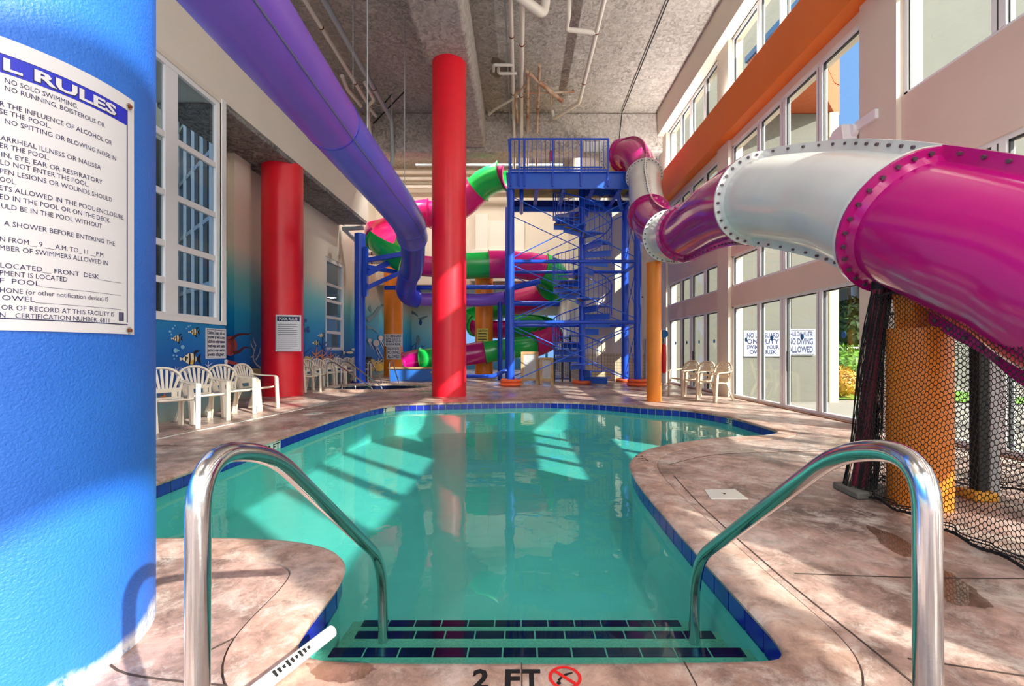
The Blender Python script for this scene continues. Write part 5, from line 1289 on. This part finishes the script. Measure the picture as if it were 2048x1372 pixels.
tb = MB().prism([(13.2,17,-.2),(27,17,-.2),(27,33,-.2)],(0,0,34)).build('hotel_block', M['ext_grey'], None, sharp=20); tag(tb, 'tall grey hotel block outside, seen through the upper right windows', 'building')
MB().cyl((14.6,16.85,6),(14.6,16.85,34),.14,12).build('downpipe', M['ext_cream'], tb); MB().bar((14.1,16.8,24.5),(15.2,16.8,24.8),.1,.14).build('bracket', M['rust'], tb)
def bush(name, label, c, size, m, n, ls, cat='hedge', seed=1, trunk=None):
    t = thing(name, label, cat, (c[0],c[1],-.2)); rnd = random.Random(seed); mb = MB()
    for i in range(n):
        u = Vector((rnd.gauss(0,1),rnd.gauss(0,1),rnd.gauss(0,1))).normalized(); k = rnd.uniform(.72,1.0)
        p = Vector(c)+Vector((u.x*size[0]*k,u.y*size[1]*k,u.z*size[2]*k)); 
        a = Vector((rnd.gauss(0,1),rnd.gauss(0,1),rnd.gauss(0,1))).normalized(); b = a.cross(u+Vector((.01,.3,.1))).normalized(); L = ls*rnd.uniform(.6,1.2)
        mb.add([p-a*L,p-b*L*.4,p+a*L,p+b*L*.4],[(0,1,2,3)], 0)
    mb.sphere(c, .75, 14, 0, size)
    f = mb.build('foliage', m, t, sharp=None); f['kind'] = 'stuff'
    st_ = MB().cyl((c[0],c[1],-.2),(c[0],c[1],c[2]),.06 if trunk is None else trunk,10).build('stem', M['wood'], t)
    return t
bush('hedge', 'bright green clipped hedge outside, lowest greenery behind the glass doors', (10.4,14.4,.55), (1.3,.9,.85), M['leaf'], 1500, .10, seed=2)
bush('hedge', 'yellowish shrub outside in front of the green hedge', (9.2,13.0,.25), (.45,.45,.5), M['leaf_y'], 500, .07, cat='shrub', seed=4)
bush('tree', 'dark bushy tree standing outside behind the white railing', (13.05,17.9,1.9), (.75,.8,1.4), M['leaf_d'], 900, .2, cat='tree', seed=5, trunk=.15)
gl = MB().add([(8.5,12.6,-.17),(14,11.0,-.17),(15,20,-.17),(8.5,20,-.17)],[(0,1,2,3)]).build('lawn', M['grass'], None, sharp=None, up=True); struct(gl)
t = thing('railing', 'white railing outside above the hedge', 'railing', (11.5,16.0,-.2))
MB().bar((9.2,16.2,1.25),(14.5,15.2,1.25),.06,.08).bar((9.2,16.2,.4),(14.5,15.2,.4),.05,.06).build('rails', M['white'], t)
mb = MB()
for i in range(27): mb.bar(Vector((9.2,16.2,-.2)).lerp(Vector((14.5,15.2,-.2)),i/26), Vector((9.2,16.2,1.25)).lerp(Vector((14.5,15.2,1.25)),i/26), .035,.035, up=(0,1,0))
mb.build('pickets', M['white'], t)
o = MB().box((14.3,20.3,-.2),(14.9,20.9,2.7)).build('gate_pillar', M['ext_orange'], None, sharp=20); tag(o, 'orange brown pillar outside behind the white railing', 'pillar')
o = MB().box((22.6,32.5,-.2),(25.0,36,16)).build('far_building', M['ext_cream'], None, sharp=20); tag(o, 'pale cream building outside, far behind the railing', 'building')
MB().box((21.0,32.7,-.2),(22.6,36,16)).build('side_wall', M['ext_grey'], o, sharp=20)
t = thing('utility_pole', 'grey utility pole outside at the right edge of the glass doors', 'pole', (16.2,22.0,-.2))
MB().cyl((16.0,21.5,-.2),(15.7,21.5,9),.18,12).build('pole', M['galv'], t)
for i, z in enumerate((5.2,4.6,4.2)): MB().tube([(8.5,21.5,z+.1),(12,21.5,z-.15),(15.9,21.5,z+.05)], .03, 6).build('wire', M['black'], t)
o = MB().box((9.6,6.2,-.2),(13.5,6.6,1.15)).box((9.5,6.1,1.15),(13.6,6.7,1.25)).build('garden_wall', M['ext_orange'], None, sharp=20); tag(o, 'low terracotta garden wall outside, seen through the netting', 'wall')
# left: a glazed passage outside the tall window
t = thing('glazed_passage', 'grey framed glazed passage seen outside through the tall left window', 'building', (-9.6,9,-.2))
A_ = Vector((-8.1,12.0,0)); B_ = Vector((-11.0,14.7,0))
for i in range(5):
    q = A_.lerp(B_, i/4); MB().bar(q+Vector((0,0,-.2)), q+Vector((0,0,8.6)), .10, .16, up=(0,1,0)).build('post', M['galv'], t)
for j in range(5):
    MB().bar(A_+Vector((0,0,1.2+1.75*j)), B_+Vector((0,0,1.2+1.75*j)), .08, .12).build('rail', M['galv'], t)
MB().prism([A_+Vector((.3,-.2,8.6)), B_+Vector((0,-.3,8.6)), B_+Vector((0,2,8.6)), A_+Vector((.0,2.0,8.6))], (0,0,1.2)).build('roof', M['ext_grey'], t)
bush('tree', 'dark tree line outside low behind the tall left window', (-17,20,.4), (5,1.5,1.5), M['leaf_d'], 900, .25, cat='tree', seed=8, trunk=.2)
# ================================================================== ADDED FILL LAMPS
def fill_light(name, loc, rot, size, power, parent, col=(1.0,.95,.88)):
    l = bpy.data.lights.new(name, 'AREA'); l.shape = 'RECTANGLE'; l.size = size[0]; l.size_y = size[1]; l.energy = power; l.color = col
    o = bpy.data.objects.new(name, l); COL.objects.link(o); off = parent.location; o.parent = parent
    o.location = Vector(loc)-off; o.rotation_euler = rot; return o
M['lamp'] = bpy.data.materials.new('fill_lamp_diffuser'); M['lamp'].use_nodes = True  # glowing covers of the added fill lamps
_b = M['lamp'].node_tree.nodes['Principled BSDF']; _b.inputs['Emission Color'].default_value = (1,.95,.88,1); _b.inputs['Emission Strength'].default_value = 3.0
# added linear uplights brightening the ceiling, on the ledge of the orange beam
for i, y0 in enumerate((-6.5,-1.5,3.5,8.5,13.2)):
    q = Vector((5.11, y0+1.5, 7.40)); t = thing('ledge_fill_light', 'added long slim fill light on the orange beam ledge, number %s from the far end' % ['five','four','three','two','one'][i], 'lamp', tuple(q), 'added fill lights on the orange beam')
    MB().box((5.03,y0,7.40),(5.19,y0+3,7.47)).build('housing', M['white'], t); MB().box((5.05,y0+.03,7.47),(5.17,y0+2.97,7.475)).build('diffuser', M['lamp'], t)
    fill_light('uplight', (5.10,y0+1.5,7.49), (R(180),R(-28),0), (.10,2.9), UP, t)
# added round fill lamps: behind the ceiling drop, and over the near end of the pool
for i, (x, y, z, pw) in enumerate(((-5.2,17.7,9.6,HB),(-1.5,17.7,9.6,HB),(1.2,17.7,9.6,HB),(-4.2,-3.0,9.6,HN),(2.6,-3.0,9.6,HN))):
    t = thing('ceiling_fill_lamp', 'added round white fill lamp ' + ['behind the ceiling drop, left of three','behind the ceiling drop, middle of three','behind the ceiling drop above the tower','over the deck behind the pool, left','over the deck behind the pool, right'][i], 'lamp', (x,y,z), 'added round fill lamps')
    MB().lathe([(.05,z+.1),(.24,z+.06),(.26,z-.02),(.23,z-.02),(.21,z+.03)], (x,y,0), 24).cyl((x,y,z+.05),(x,y,ZC+.01),.02,8).build('housing', M['white'], t)
    MB().lathe([(.22,z-.012),(.22,z-.004)], (x,y,0), 24).build('diffuser', M['lamp'], t)
    fill_light('fill_light', (x,y,z-.03), (0,0,0), (.42,.42), pw, t)
# added flat lamps that brighten the far room
for i, (x, y, z) in enumerate(((-3.5,25,4.1),(0.3,24.5,4.1))):
    t = thing('ceiling_fill_lamp', 'added flat square fill lamp ' + ['in the far low room, left','in the far low room, right'][i], 'lamp', (x,y,z), 'added flat square fill lamps')
    MB().box((x-.2,y-.2,z),(x+.2,y+.2,z+.06)).build('housing', M['white'], t); MB().box((x-.18,y-.18,z-.006),(x+.18,y+.18,z)).build('diffuser', M['lamp'], t)
    fill_light('fill_light', (x,y,z-.02), (0,0,0), (.36,.36), LS, t)
bpy.context.view_layer.update()
